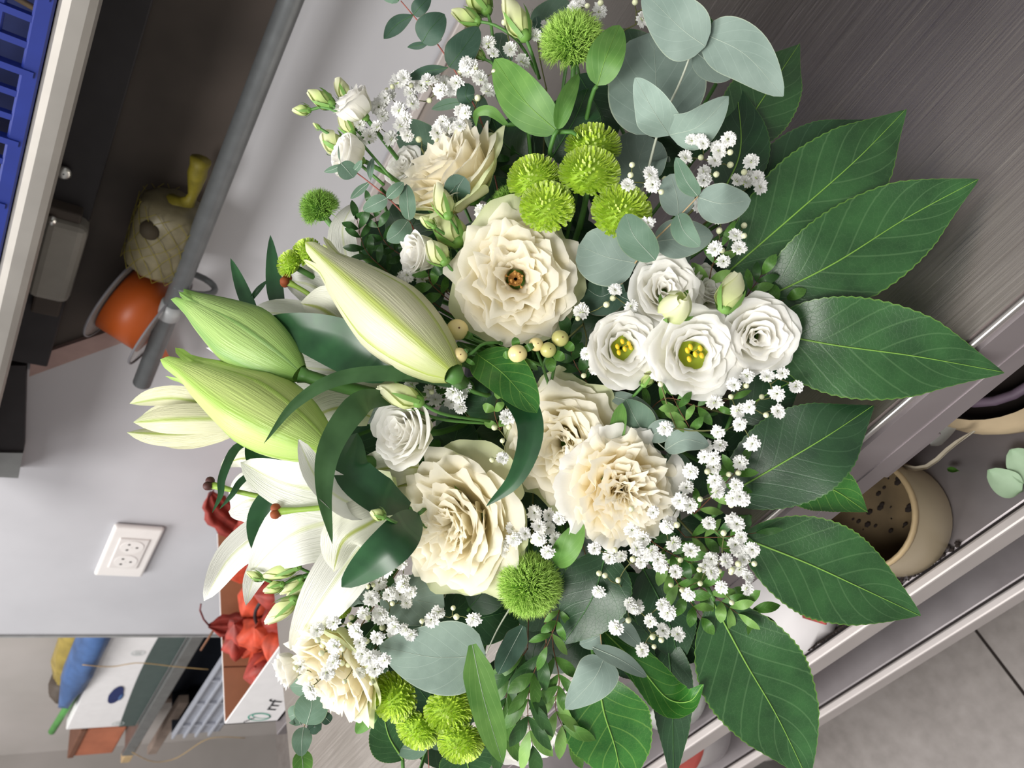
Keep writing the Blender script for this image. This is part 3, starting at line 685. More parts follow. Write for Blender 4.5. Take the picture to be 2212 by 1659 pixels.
# grey plastic crate under the rack
z1c = bp(385, 1540).z; gx0, gx1 = bp(370, 1588).x, rx1 - .05; z1c = bp(372, 1585).z
gc = thing('grey_crate', 'grey plastic crate with raised rims under the rack rail', 'crate', Vector((gx0, YB, z1c - .16))); H0 = Vector((gx0, YB, z1c - .16))
def gbx(nm, a, b, m): bevel(MB().box(a, b).build(nm, m, gc, smooth=False), .002)
W_ = gx1 - gx0
gbx('front_side', (0, 0, 0), (W_, .006, .16), 'crate_grey'); gbx('back_side', (0, .15, 0), (W_, .156, .16), 'crate_dark'); gbx('end_side', (0, .006, 0), (.006, .15, .16), 'crate_dark'); gbx('end_side', (W_ - .006, .006, 0), (W_, .15, .16), 'crate_dark'); gbx('base', (0, 0, 0), (W_, .15, .005), 'crate_dark')
for zz in (.150, .112, .074, .03): gbx('rim', (-.006, -.012, zz), (W_, .0, zz + .009), 'crate_grey')
for i in range(6): gbx('rib', (W_ * (i + .5) / 6, -.010, .004), (W_ * (i + .5) / 6 + .006, 0, .15), 'crate_grey')
# loose raffia
for i, (lab, pts) in enumerate([('raffia strand hanging across the front of the white carton', [(178, 1436), (240, 1440), (300, 1432), (380, 1440), (450, 1446)]), ('long raffia strand trailing in front of the grey wall', [(285, 1625), (330, 1645), (380, 1638), (440, 1600), (480, 1592), (530, 1594)])]):
    o0 = bp(*pts[0], YB - .04); t = thing('raffia_strand', lab, 'raffia', o0, 'raffia strands')
    MB().tube([q - o0 for q in spline([bp(a, b, YB - .04) for a, b in pts], 20)], .0013, 5).build('fibre', 'raffia', t)

# ------------------------------------------------------------------ buckets and oddments on the lower shelves
def shelfp(px, py, z): return on(px, py, 2, z)
Z1, Z2 = -.69 + .001, -.885 + .001
def lathe_thing(name, label, cat, c, parts, tilt=(0, 0, 1), group=None):
    t = thing(name, label, cat, frame(c, Vector(tilt)), group)
    for nm, prof, mat, c0 in parts: MB().lathe(prof, 40, cap0=c0).build(nm, mat, t)
    return t
BK = Vector((-.247, .2534, Z1)); bh = .063
lathe_thing('beige_bucket', 'beige plastic bucket with dirty inside under the table rim', 'bucket', BK, [
    ('bucket_wall', [(.050, 0), (.052, .003), (.0495, bh - .004)], 'bucket_beige', True), ('bucket_inside', [(.047, bh - .004), (.048, .006), (.001, .004)], 'bucket_dirt', False),
    ('bucket_lip', [(.047, bh - .005), (.0505, bh - .005), (.051, bh), (.049, bh + .002), (.047, bh)], 'bucket_rim', False)])
rnd = random.Random(3)
bs = thing('soil_scraps', 'dark soil scraps in the bottom of the beige bucket', 'soil', BK + Vector((0, 0, .005))); mb = MB()
for i in range(26): mb.ball(Vector((rnd.uniform(-.03, .03), rnd.uniform(-.03, .03), .001)), rnd.uniform(.0006, .0028), 0, 6, 4, (1.4, 1, .4))
bs['kind'] = 'stuff'; mb.build('crumbs', 'soil_dark', bs, kind='stuff')
pc = Vector((-.080, .308, Z1))
lathe_thing('stone_planter', 'weathered stone planter at the frame corner under the table', 'planter', pc, [('planter_wall', [(.066, 0), (.074, .006), (.078, .03), (.076, .052), (.070, .055)], 'stone_pot', True), ('planter_inside', [(.070, .055), (.064, .03), (.001, .03)], 'soil_dark', False)])
t = thing('plum_hoop', 'plum coloured hoop inside the stone planter', 'hoop', pc + Vector((0, 0, .045)))
MB().tube([Vector((.055 * cos(i * pi / 12), .055 * sin(i * pi / 12), .004)) for i in range(25)], .004, 8, cap=False).build('hoop_ring', 'plum_hose', t)
c = shelfp(1965, 985, Z1) + Vector((.03, .07, 0))
lathe_thing('clay_pot', 'small terracotta pot in the shadow beside the beige bucket', 'pot', c, [('pot_wall', [(.035, 0), (.045, .06), (.05, .06), (.05, .075), (.043, .075), (.03, .004), (.001, .004)], 'terracotta', True)])
def scrap(name, label, cat, pts, z, wd, mat, group=None, prof='oval', lift=.006):
    wp = [shelfp(a, b, z + lift * (1 + .6 * i)) for i, (a, b) in enumerate(pts)]; o0 = wp[0]; t = thing(name, label, cat, o0, group); line = spline(wp, 11); sc = o0.dot(FW) / F
    def fn(u, v):
        i = int(round(u * 10)); tt = (line[min(i + 1, 10)] - line[max(i - 1, 0)]).normalized(); s = tt.cross(Vector((0, 0, 1))).normalized(); w_ = wd * sc / 2 * PROF[prof](u)
        return line[i] + s * v * w_ + Vector((0, 0, .004 * v * v)) - o0
    add('blade', grid_data('blade', fn, 10, 4, mat), t); return t
scrap('fallen_leaf', 'pale green fallen leaf on the lower shelf, nearer the bucket', 'leaf', [(2212, 1062), (2178, 1045), (2138, 1016)], Z1, 60, 'pale_leaf', 'fallen pale leaves')
scrap('fallen_leaf', 'pale green fallen leaf on the lower shelf at the frame edge', 'leaf', [(2230, 1050), (2210, 1000), (2186, 972)], Z1, 60, 'pale_leaf', 'fallen pale leaves')
scrap('leaf_scrap', 'tiny bright green scrap on the lower shelf', 'leaf', [(2050, 1014), (2062, 1016), (2074, 1018)], Z1, 12, 'shrub_leaf', None)
scrap('label_strip', 'thin cream plastic strip lying beside the bucket', 'label', [(1902, 984), (1950, 1008), (2005, 1010), (2060, 965), (2108, 932)], Z1, 9, 'label_strip', None, 'tab', .02)
scrap('plastic_scrap', 'crumpled clear plastic scrap under the table rim', 'plastic', [(2010, 960), (2040, 930), (2080, 890)], Z1, 44, 'cloudy_glass', None, 'tab', .02)
for i, (lab, pts) in enumerate([('spill of dark soil between bucket and shelf edge', [(1935, 1262), (1990, 1250), (2030, 1220), (2040, 1200)]), ('spill of dark soil beside the white bag on the lower shelf', [(1700, 1400), (1760, 1395), (1810, 1378), (1845, 1360)])]):
    o0 = shelfp(*pts[0], Z1); t = thing('soil_spill', lab, 'soil', o0, None); mb = MB(); line = spline([shelfp(a, b, Z1 + .002) for a, b in pts], 30)
    for k in range(120):
        q = rnd.choice(line) + Vector((rnd.gauss(0, .010), abs(rnd.gauss(0, .006)), 0)); q.y = max(q.y, FRONT_Y + .011); mb.ball(q - o0, rnd.uniform(.0006, .0022), 0, 5, 3, (1.3, 1, .6))
    t['kind'] = 'stuff'; mb.build('crumbs', 'soil_dark', t, kind='stuff')
c = shelfp(1735, 1335, Z1)
t = thing('white_bag', 'white plastic bag with red print under the drooping leaf', 'bag', c + Vector((0, .06, 0)))
MB().lathe([(.03, 0), (.085, .006), (.09, .03), (.075, .05), (.02, .058), (.001, .058)], 24, wob=lambda a, z: .07 * sin(4 * a + z * 70)).build('bag_body', 'bag_white', t)
q = on(1745, 1320, 2, Z1 + .045) - (c + Vector((0, .06, 0)))
MB().tube([q, q + Vector((.012, -.02, .006))], [.008, .001], 6).build('red_print', 'stripe_red', t)
c = shelfp(1520, 1520, Z1); t = thing('striped_tub', 'grey tub with a red stripe between the hanging leaves', 'tub', c + Vector((-.01, .13, 0))); 
bevel(MB().box((-.06, -.06, 0), (.09, .06, .16)).build('tub_body', 'tub_grey', t, smooth=False), .006)
MB().box((.006, -.0615, .004), (.022, -.0602, .158)).build('stripe', 'stripe_red', t, smooth=False)
c = shelfp(1520, 1575, Z1); 
lathe_thing('glass_jar', 'cloudy round jar lying by the shelf rail between the leaves', 'jar', c + Vector((.0, .05, .0)), [('jar_wall', [(.03, 0), (.042, .01), (.045, .04), (.034, .06), (.03, .07), (.027, .07), (.03, .06), (.04, .04), (.03, .006), (.001, .006)], 'cloudy_glass', True)])
c = shelfp(2140, 1215, Z2); 
lathe_thing('clear_pot', 'clear plastic pot with dried scraps on the bottom shelf', 'pot', c + Vector((0, .05, 0)), [('pot_wall', [(.04, 0), (.055, .05), (.058, .052), (.052, .05), (.038, .004), (.001, .004)], 'cloudy_glass', True)])
c = shelfp(1800, 1480, Z2); 
lathe_thing('dark_pot', 'dark brown pot in shadow on the bottom shelf', 'pot', c + Vector((-.05, .10, 0)), [('pot_wall', [(.06, 0), (.075, .10), (.078, .10), (.07, .1), (.055, .006), (.001, .006)], 'husk_purple', True)])
c = shelfp(1400, 1470, Z1)
lathe_thing('red_pot', 'red pot glimpsed through the gap beside the curled leaf', 'pot', c + Vector((-.03, .16, 0)), [('pot_wall', [(.04, 0), (.05, .09), (.053, .09), (.047, .09), (.038, .006), (.001, .006)], 'stripe_red', True)])
c = shelfp(1560, 1660, Z2)
lathe_thing('red_lidded_tub', 'pale tub with a red edge at the frame corner on the bottom shelf', 'tub', c + Vector((0, .06, 0)), [('tub_wall', [(.05, 0), (.058, .07)], 'bag_white', True), ('tub_lid', [(.062, .068), (.062, .08), (.001, .082)], 'stripe_red', False)])

# ------------------------------------------------------------------ flower heads
def bez(p, t):
    a = (1 - t); return (a ** 3 * p[0][0] + 3 * a * a * t * p[1][0] + 3 * a * t * t * p[2][0] + t ** 3 * p[3][0],
                         a ** 3 * p[0][1] + 3 * a * a * t * p[1][1] + 3 * a * t * t * p[2][1] + t ** 3 * p[3][1])
def bloom(t, R, rings, seed, zb=-0.5, rb=0.1, squash=1.0, nu=8, nv=10):
    rnd = random.Random(seed)
    for ri, (n, rad, zt, hw, curl, ruf, fr, jag, mat) in enumerate(rings):
        off = rnd.uniform(0, 6.28)
        for k in range(n):
            phi = off + 2 * pi * k / n + rnd.uniform(-.3, .3) * 2 / n
            rr = rad * rnd.uniform(.88, 1.09); z1 = zt + rnd.uniform(-.09, .08); h = hw * rnd.uniform(.75, 1.25)
            lean = rnd.uniform(-.35, .35); ph = rnd.uniform(0, 6.28); ph2 = rnd.uniform(0, 6.28); rf = ruf * rnd.uniform(.7, 1.9)
            ln = .10 + .14 * curl; up = .20 * (1 - curl) + .03
            pr = [(rb, zb), (max(rb, rr * .78), zb * .62), (max(.02, rr - ln - .06), z1 - up), (rr, z1)]
            rc = max(rr * 1.5, .55) if jag else max(rr * 1.05, .17)
            def fn(u, v, pr=pr, rc=rc, h=h, phi=phi, ph=ph, ph2=ph2, rf=rf, lean=lean):
                s = 1 - (.02 if jag else .22) * abs(v) ** 3
                if jag and u > .8: s -= jag * (abs(sin(v * 17 + ph)) * .6 + abs(sin(v * 31 + ph2)) * .4)
                ue = u * s
                ro, z = bez(pr, ue)
                wd = h * ((.15 + .95 * ue) if jag else (sin(pi * min(.62, .1 + ue * .56)) ** .8))
                a = v * wd / rc
                lat = rc * sin(max(-1.5, min(1.5, a))); inn = rc * (1 - cos(max(-1.5, min(1.5, a))))
                q = rf * ue ** 3 * (sin(fr * v + ph) + .5 * sin(fr * 2.1 * v + ph2))
                ro2 = ro - inn + q; z2 = z + q * .7 - (.05 * ((ue - .8) / .2) ** 2 if ue > .8 else 0) + lean * v * ue * .16 - abs(v) ** 2 * .05 * ue
                x = ro2 * cos(phi) - lat * sin(phi); y = ro2 * sin(phi) + lat * cos(phi)
                return Vector((x * R, y * R * squash, z2 * R))
            add('petal', grid_data('petal', fn, nu, nv, mat), t)

RO, RP, CP, WP = 'rose_outer_petal', 'rose_petal', 'carnation_petal', 'white_petal'
#        n, rad, ztip, halfw, curl, ruffle, freq, jag, mat
ROSE = [(6, 1.0, -.20, .66, 1.0, .035, 4, 0, RO), (7, .92, -.06, .56, .9, .04, 5, 0, RP), (7, .80, .06, .50, .7, .045, 5, 0, RP),
        (8, .67, .14, .43, .6, .05, 5, 0, RP), (8, .54, .20, .38, .5, .05, 6, 0, RP), (7, .42, .23, .34, .4, .05, 6, 0, RP),
        (6, .31, .23, .30, .3, .05, 6, 0, RP), (5, .21, .20, .24, .2, .04, 6, 0, RP), (4, .12, .17, .17, .1, .03, 6, 0, RP)]
ROSE_OPEN = ROSE[:6] + [(6, .33, .20, .30, .3, .05, 6, 0, RP), (5, .25, .06, .24, .2, .05, 6, 0, RP)]
CARN = [(8, 1.0, -.20, .62, .9, .06, 4.5, .06, WP), (9, .88, -.04, .56, .8, .07, 5, .06, CP), (9, .74, .08, .50, .6, .08, 5, .06, CP),
        (9, .60, .18, .45, .5, .09, 5, .06, CP), (8, .46, .25, .39, .4, .10, 5, .06, CP), (8, .33, .29, .33, .4, .10, 5, .06, CP), (7, .21, .31, .27, .3, .09, 5, .06, CP), (5, .10, .32, .2, .2, .08, 8, .08, CP)]
LIS_OPEN = [(5, 1.0, -.06, .80, 1.0, .03, 5, 0, WP), (5, .88, .06, .66, .8, .03, 5, 0, WP), (4, .72, .12, .60, .6, .03, 5, 0, WP), (4, .56, .12, .5, .45, .03, 5, 0, WP), (4, .42, .06, .42, .3, .03, 5, 0, WP)]
LIS = LIS_OPEN[:4] + [(4, .40, .16, .42, .3, .03, 5, 0, WP), (3, .27, .17, .34, .2, .03, 5, 0, WP), (3, .15, .16, .24, .1, .02, 5, 0, WP)]
CUP = [(5, .72, .50, .84, .7, .035, 5, 0, WP), (4, .62, .64, .70, .5, .03, 5, 0, WP), (4, .48, .70, .54, .35, .03, 5, 0, WP), (3, .32, .72, .42, .2, .03, 5, 0, WP), (3, .17, .70, .26, .1, .02, 5, 0, WP)]
ROSE_CUP = [(6, .98, .14, .72, 1.0, .05, 5, 0, RO), (7, .88, .30, .62, .9, .06, 5, 0, RP), (7, .72, .42, .52, .7, .06, 6, 0, RP), (7, .55, .50, .44, .5, .06, 6, 0, RP), (6, .40, .54, .36, .4, .05, 6, 0, RP), (5, .26, .54, .28, .2, .05, 6, 0, RP), (3, .13, .52, .2, .1, .03, 6, 0, RP)]

def sepals(t, R, n, ln, zb, wd, flare, mat='sepal_green'):
    for k in range(n):
        a = 2 * pi * k / n
        def fn(u, v, a=a):
            r = R * (.12 + flare * u); z = zb * R + ln * R * u; w_ = wd * R * (sin(pi * (.15 + .85 * u)) + .02)
            return Vector((r * cos(a) - v * w_ * sin(a), r * sin(a) + v * w_ * cos(a), z))
        add('sepal', grid_data('sepal', fn, 5, 2, mat), t)
def receptacle(t, R, zb, mat='sepal_green'):
    MB().lathe([(.03 * R, zb * R - .22 * R), (.13 * R, zb * R - .12 * R), (.16 * R, zb * R), (.12 * R, zb * R + .08 * R), (.001, zb * R + .1 * R)], 12, cap0=True).build('receptacle', mat, t)

def flower(name, label, cat, group, px, py, rpx, ax, rings, seed, zb=-.38, off=0.0, spin=0.0, squash=1.0, centre=None, nsep=5, nv=14, nu=10):
    axis = V(*ax); R = px2m(px, py, rpx, off) * (1.1 if rings not in (CUP,) else 1.0); pos = Q(px, py, off); M = frame(pos, axis, spin)
    t = thing(name, label, cat, M, group)
    bloom(t, R, rings, seed, zb, squash=squash, nv=nv, nu=nu)
    receptacle(t, R, zb); sepals(t, R, nsep, .35, zb - .05, .07, .35)
    rnd = random.Random(seed + 5)
    if centre == 'open':
        MB().lathe([(.34 * R, -.10 * R), (.28 * R, -.2 * R), (.18 * R, -.28 * R), (.001, -.32 * R)], 14).build('throat', 'throat_green', t)
        for k in range(6):
            a = 2 * pi * k / 6 + rnd.uniform(-.3, .3); r = (.16 if k else .02) * R
            p = Vector((r * cos(a), r * sin(a), (-.10 if k else -.04) * R)); b = Vector((p.x * .4, p.y * .4, -.26 * R))
            MB().tube([b, p], .012 * R, 5).ball(p, .05 * R, 0, 8, 5, (1.5, 1, .8)).build('stamen', 'stamen_yellow', t)
    if centre == 'brown':
        MB().lathe([(.10 * R, -.19 * R), (.06 * R, -.22 * R), (.001, -.25 * R)], 12).build('rose_eye', 'stamen_brown', t)
        for k in range(12):
            a = rnd.uniform(0, 6.28); r = rnd.uniform(.02, .14) * R
            p = Vector((r * cos(a), r * sin(a), rnd.uniform(-.14, -.06) * R))
            MB().tube([Vector((p.x * .5, p.y * .5, -.18 * R)), p], .008 * R, 4).ball(p, .02 * R, 0, 6, 4).build('stamen', 'stamen_brown', t)
    stem(t, M, pos + axis * ((zb - .2) * R), axis, .0022 if R > .02 else .0014, seed=seed)
    return t

# roses
G = 'cream garden roses'
flower('garden_rose', 'fully open cream rose with brown eye, beside the hypericum berries', 'rose', G, 1113, 602, 150, (-.02, .12, 1), ROSE_OPEN, 11, centre='brown', squash=.95, off=-.004)
flower('garden_rose', 'tilted cream rose between open white lily and shaggy green ball', 'rose', G, 975, 1133, 160, (-.50, .03, .85), ROSE, 23, squash=1.0, off=-.002)
flower('garden_rose', 'cream rose with two swirled centres, partly covered by the frilly carnation', 'rose', G, 1212, 960, 138, (-.35, .05, .9), ROSE, 37, off=.004)
flower('garden_rose', 'cream rose opening towards the steel pipe, behind thin red-stemmed eucalyptus', 'rose', G, 985, 385, 122, (-.55, -.55, .62), ROSE_CUP, 41, off=.012)
flower('garden_rose', 'cream rose nearest the cardboard tray, veiled by baby\'s breath', 'rose', G, 735, 1440, 118, (-.55, .45, .70), ROSE_CUP, 58, off=.004)
flower('carnation', 'frilly cream carnation with serrated petals', 'carnation', None, 1345, 1060, 122, (.05, .1, 1), CARN, 63, off=-.014, nv=20, nu=9)

# lisianthus blooms
G = 'white lisianthus blooms'
flower('lisianthus_bloom', 'open white lisianthus with yellow stamens, next to the hypericum berries', 'flower', G, 1350, 752, 84, (.12, .05, 1), LIS_OPEN, 71, zb=-.6, centre='open', off=-.012)
flower('lisianthus_bloom', 'open white lisianthus with yellow stamens, middle of the cluster of four', 'flower', G, 1502, 764, 94, (-.02, .1, 1), LIS_OPEN, 72, zb=-.6, centre='open', off=-.018)
flower('lisianthus_bloom', 'white lisianthus with closed centre, overlapping a large glossy leaf', 'flower', G, 1640, 728, 84, (-.12, .1, 1), LIS, 73, zb=-.7, off=-.012)
flower('lisianthus_bloom', 'white lisianthus touching round blue eucalyptus leaves, partly behind round green bud', 'flower', G, 1438, 624, 76, (-.08, -.1, 1), LIS, 74, zb=-.6, off=-.006)
flower('lisianthus_bloom', 'white lisianthus mostly hidden behind the upright green bud', 'flower', G, 1532, 622, 56, (.3, -.3, .7), LIS, 75, zb=-.6, off=.006)
flower('lisianthus_bloom', 'half-open white lisianthus with spiral face beside the lily buds', 'flower', G, 858, 930, 74, (-.55, -.12, .8), LIS, 76, zb=-.9, off=-.012)
flower('lisianthus_bloom', 'cupped white lisianthus nearest the steel pipe, upper of the pair', 'flower', G, 778, 240, 64, (-.55, -.6, .45), CUP, 77, zb=-.2, off=.002)
flower('lisianthus_bloom', 'cupped white lisianthus behind a small eucalyptus tip, lower of the pair', 'flower', G, 766, 342, 64, (-.75, -.1, .55), CUP, 78, zb=-.2, off=.0)
flower('lisianthus_bloom', 'cupped white lisianthus between the cream bud and the big open rose', 'flower', G, 918, 548, 64, (-.75, .05, .6), CUP, 79, zb=-.2, off=.0)
flower('lisianthus_bloom', 'closed white lisianthus cup in front of the white cardboard tray', 'flower', G, 632, 1440, 52, (-.8, .25, .35), CUP, 80, zb=-.2, off=.01)
flower('lisianthus_bloom', 'shaded white lisianthus behind the rose near the pipe', 'flower', G, 868, 356, 44, (-.5, -.3, .8), LIS, 81, zb=-.6, off=.035)
flower('lisianthus_bloom', 'white lisianthus behind drooping narrow leaves at frame edge', 'flower', G, 1130, 1606, 74, (.1, .5, .8), LIS, 82, zb=-.6, off=.045)

# ------------------------------------------------------------------ lisianthus buds
def bud(label, tip, base, wd, off=0.0, pal='pale_bud_petal', to=None, seed=0, off_tip=None, name='lisianthus_bud', open_=0.1):
    a = Q(tip[0], tip[1], off if off_tip is None else off_tip); b = Q(base[0], base[1], off)
    ax = (a - b); L = ax.length; M = frame(b, ax, seed)
    t = thing(name, label, 'flower bud', M, 'lisianthus buds')
    R = wd / 2 * D(*base) / F
    rnd = random.Random(seed)
    tw = rnd.uniform(1.2, 2.0)
    for k in range(4):
        def fn(u, v, k=k):
            r = R * (min(1, .45 + 2.2 * u) if u < .3 else 1) * (1 - max(0, (u - .3) / .7) ** 1.7 * (.80 - open_)) * (1 + .05 * k * u) + R * .16 * v * (1 if u > .1 else 0)
            a_ = 2 * pi * k / 4 + v * 1.05 + tw * u
            return Vector((r * cos(a_), r * sin(a_), L * u * (1 - .06 * abs(v)) ))
        add('petal', grid_data('petal', fn, 8, 6, pal), t)
    MB().lathe([(.2 * R, -.12 * L), (.55 * R, -.06 * L), (.62 * R, .06 * L), (.001, .1 * L)], 10, cap0=True).build('receptacle', 'sepal_green', t)
    for k in range(4):
        def fn(u, v, k=k):
            r = R * (.5 + .75 * sin(pi * min(.55, u * .6))) + .0006; a_ = 2 * pi * k / 4 + .5 + v * .3 * (1 - u) ** .7
            return Vector((r * cos(a_), r * sin(a_), -.06 * L + .62 * L * u))
        add('sepal', grid_data('sepal', fn, 5, 2, 'sepal_green'), t)
    inv = M.inverted()
    if to:
        pts = spline([b] + [Q(*p) for p in to], 10)
    else:
        pts = stem_path(b, ax.normalized(), .03, seed=seed)
    MB().tube([inv @ p for p in pts], max(.0009, R * .16), 6).build('stem', 'stem_green', t)
    return t
bud('round green bud nestled among the four open lisianthus blooms', (1474, 640), (1452, 676), 58, -.034, to=[(1480, 690, -.02), (1560, 680, .01)], seed=1, off_tip=-.052)
bud('tall pale bud with green sepals above the cluster of lisianthus blooms', (1592, 588), (1566, 668), 52, -.022, to=[(1580, 700, 0.0), (1560, 760, .02)], seed=2)
bud('small green bud below the lisianthus with yellow stamens', (1408, 792), (1390, 832), 26, -.004, 'green_bud_petal', seed=3)
bud('plump pale bud lying against the spiral white lisianthus', (818, 838), (905, 868), 46, -.022, to=[(960, 895, -.01), (1060, 910, .01)], seed=4)
bud('small pale bud tucked under the plump one beside the lily buds', (814, 836), (868, 872), 24, -.012, to=[(950, 905, -.004), (1060, 915, .015)], seed=5)
bud('pointed pale bud standing above the cupped lisianthus near the rose', (944, 396), (968, 466), 38, -.014, to=[(990, 505, 0), (1000, 560, .02)], seed=6)
bud('small green bud between two pale buds near the open rose', (908, 470), (938, 490), 22, -.01, 'green_bud_petal', to=[(970, 515, 0), (1000, 560, .02)], seed=7)
bud('fat cream bud behind the pointed pale bud', (942, 460), (990, 524), 60, .004, seed=8, open_=.3)
bud('short cream bud touching the big open rose', (925, 522), (962, 566), 42, -.012, seed=9)
bud('green-tipped slim bud, end of the spray nearest the pipe', (632, 238), (668, 238), 22, .0, 'green_bud_petal', to=[(700, 232, 0), (740, 250, 0), (790, 300, .01)], seed=10)
bud('yellow-green bud above the slim bud near the pipe', (666, 198), (716, 225), 34, .0, 'green_bud_petal', to=[(735, 245, 0), (790, 300, .01)], seed=11)
bud('pale open-tipped bud behind the upper cupped lisianthus', (730, 172), (750, 215), 30, .008, to=[(770, 260, .01), (800, 310, .02)], seed=12, open_=.35)
bud('pale wide-tipped bud between the pair of cupped lisianthus', (700, 292), (735, 322), 44, .008, to=[(760, 340, .01), (830, 400, .02)], seed=13, open_=.35)
bud('narrow pale bud under the upper cupped lisianthus', (732, 250), (762, 288), 28, .004, to=[(790, 320, .008), (850, 390, .02)], seed=14)
bud('tiny green bud on a thin stalk near the pair of cups', (676, 266), (692, 278), 10, .0, 'green_bud_petal', to=[(715, 292, .003), (745, 310, .01)], seed=15)
bud('long pale bud hanging from the frame edge above the upper green ball', (1090, -4), (1134, 78), 50, .0, to=[(1150, 120, .005), (1165, 170, .02)], seed=16)
bud('short yellow-green bud on an arching stem near the frame edge', (976, 24), (1032, 46), 34, .006, 'green_bud_petal', to=[(1070, 55, .006), (1120, 90, .01), (1160, 160, .03)], seed=17)
bud('green bud cut by the frame edge beside the arching stem', (1010, -22), (1052, 24), 48, .01, 'green_bud_petal', to=[(1062, 60, .012), (1068, 110, .02), (1100, 240, .03), (1130, 335, .03)], seed=18)
bud('tiny green bud with split tip beside the baby\'s breath at the steel edge', (1014, 100), (1044, 126), 20, .008, 'green_bud_petal', to=[(1070, 145, .01), (1095, 220, .02), (1110, 270, .03)], seed=19)
bud('pale pointed bud uppermost in the clump over the red husks', (568, 1246), (642, 1224), 32, .008, 'green_bud_petal', to=[(680, 1240, .02), (760, 1260, .04)], seed=20)
bud('thin green bud curling over the dried red husks', (532, 1236), (566, 1250), 18, .006, 'green_bud_petal', to=[(610, 1262, .012), (680, 1250, .03)], seed=21)
bud('green-striped bud in the middle of the clump over the red husks', (570, 1278), (610, 1262), 24, .006, 'green_bud_petal', to=[(650, 1245, .015), (700, 1230, .03)], seed=22)
bud('long pale bud lowest in the clump over the red husks', (574, 1346), (636, 1296), 36, .008, 'pale_bud_petal', to=[(680, 1270, .02), (740, 1250, .04)], seed=23)
bud('short pale bud behind the striped one over the red husks', (604, 1282), (650, 1250), 26, .016, to=[(690, 1235, .02), (740, 1220, .04)], seed=24)
bud('cream bud hidden against the drooping lily petal', (620, 1300), (668, 1258), 44, .02, to=[(700, 1240, .03), (740, 1220, .04)], seed=25)
bud('small closed green bud lying on the white lily near the tilted rose', (800, 1106), (830, 1117), 22, -.052, 'green_bud_petal', to=[(850, 1126, -.044), (880, 1140, .0)], seed=26)

# ------------------------------------------------------------------ lilies
def lily_bud_mat(name, body, ridge, tip, base, rw=.24):
    k = N(name); u, v = k.uv()
    x = k.math('ABSOLUTE', k.math('SUBTRACT', k.math('MULTIPLY', v, 2.0), 1.0))
    c = k.ramp(u, [(0.0, base), (0.25, body), (0.8, body), (1.0, tip)])
    rg = k.ramp(x, [(0.03, (1, 1, 1, 1)), (rw, (0, 0, 0, 1))])
    st = k.noise(1, k.mapping(k.n('ShaderNodeTexCoord').outputs['UV'], (5, 38, 1)), 2)
    c = k.mix(k.math('MULTIPLY', rg, 0.85), c, lin(ridge)); c = k.mix(k.math('MULTIPLY', st, 0.15), c, lin(ridge))
    k.set(k.b, Base_Color=c, Roughness=0.42); k.bump(st, 0.45, 0.0012); k.translucent(c, 0.18); MATS[name] = k.m
lily_bud_mat('cream_lily_bud', '#dfddbf', '#aec050', '#dde0b8', '#b6c278')
lily_bud_mat('lime_lily_bud', '#c6d984', '#a0c455', '#a3c860', '#b0d070')
lily_bud_mat('green_lily_bud', '#b0cf7c', '#7ea85a', '#86b654', '#8fba5a')
lily_bud_mat('trumpet_lily_bud', '#d6d4b4', '#94aa36', '#cfd6ac', '#bac688')
def lily_bud(label, tip, base, wd, mat, off, off_tip, split=.06, seed=0, st=None, spin=0.0, fat=.42):
    a = Q(tip[0], tip[1], off_tip); b = Q(base[0], base[1], off); ax = a - b; L = ax.length; M = frame(b, ax, spin)
    t = thing('lily_bud', label, 'lily bud', M, 'lily buds'); R = wd / 2 * D((tip[0] + base[0]) / 2, (tip[1] + base[1]) / 2) / F
    def rad(u):
        if u < fat: return R * (.30 + .70 * sin(pi / 2 * min(1, u / fat)) ** .8) if u > .02 else R * .28
        x = (u - fat) / (1 - fat); return R * (1 - .80 * x ** 1.25)
    for k in range(6):
        outer = k < 3; a0 = 2 * pi * (k % 3) / 3 + (0 if outer else pi / 3); half = 1.08 if outer else .55; Lk = L * (1 if outer else .965)
        def fn(u, v, a0=a0, half=half, outer=outer, Lk=Lk, k=k):
            r = rad(u) * ((1.0 + .075 * exp(-(v / .16) ** 2) - .10 * v * v) if outer else (.90 + .05 * exp(-(v / .12) ** 2)))
            if u > .86: r += R * split * ((u - .86) / .14) ** 1.5 * (2.0 + .8 * k); 
            hw = half * (1 if u < .8 else (1 - .55 * ((u - .8) / .2) ** 2))
            a_ = a0 + v * hw; 
            return Vector((r * cos(a_), r * sin(a_), Lk * u * (1 - (.03 * abs(v) if u > .8 else 0))))
        add('petal', grid_data('petal', fn, 16, 12, mat), t)
    inv = M.inverted()
    pts = spline([b] + [Q(*p) for p in st], 10) if st else stem_path(b, ax.normalized(), .05, seed=seed)
    MB().tube([inv @ p for p in pts], [R * .27] + [R * .2] * (len(pts) - 1), 8).build('stem', 'stem_green', t)
lily_bud('large cream lily bud with split tip, beside the big open rose', (676, 538), (978, 806), 168, 'cream_lily_bud', -.028, .0, .05, 1, spin=1.9, st=[(1000, 830, .005), (1040, 850, .03), (1150, 860, .06)])
lily_bud('smooth green lily bud pointing at the clamp on the steel pipe', (388, 640), (648, 808), 142, 'green_lily_bud', -.012, -.004, .03, 2, st=[(720, 830, -.004), (860, 865, .02)], spin=1.2)
lily_bud('long yellow-green lily bud below the green one, crossed by narrow leaf tip', (372, 778), (706, 972), 164, 'lime_lily_bud', -.032, -.016, .05, 3, spin=1.6, st=[(735, 990, -.012), (800, 1000, .01), (900, 1000, .04)])
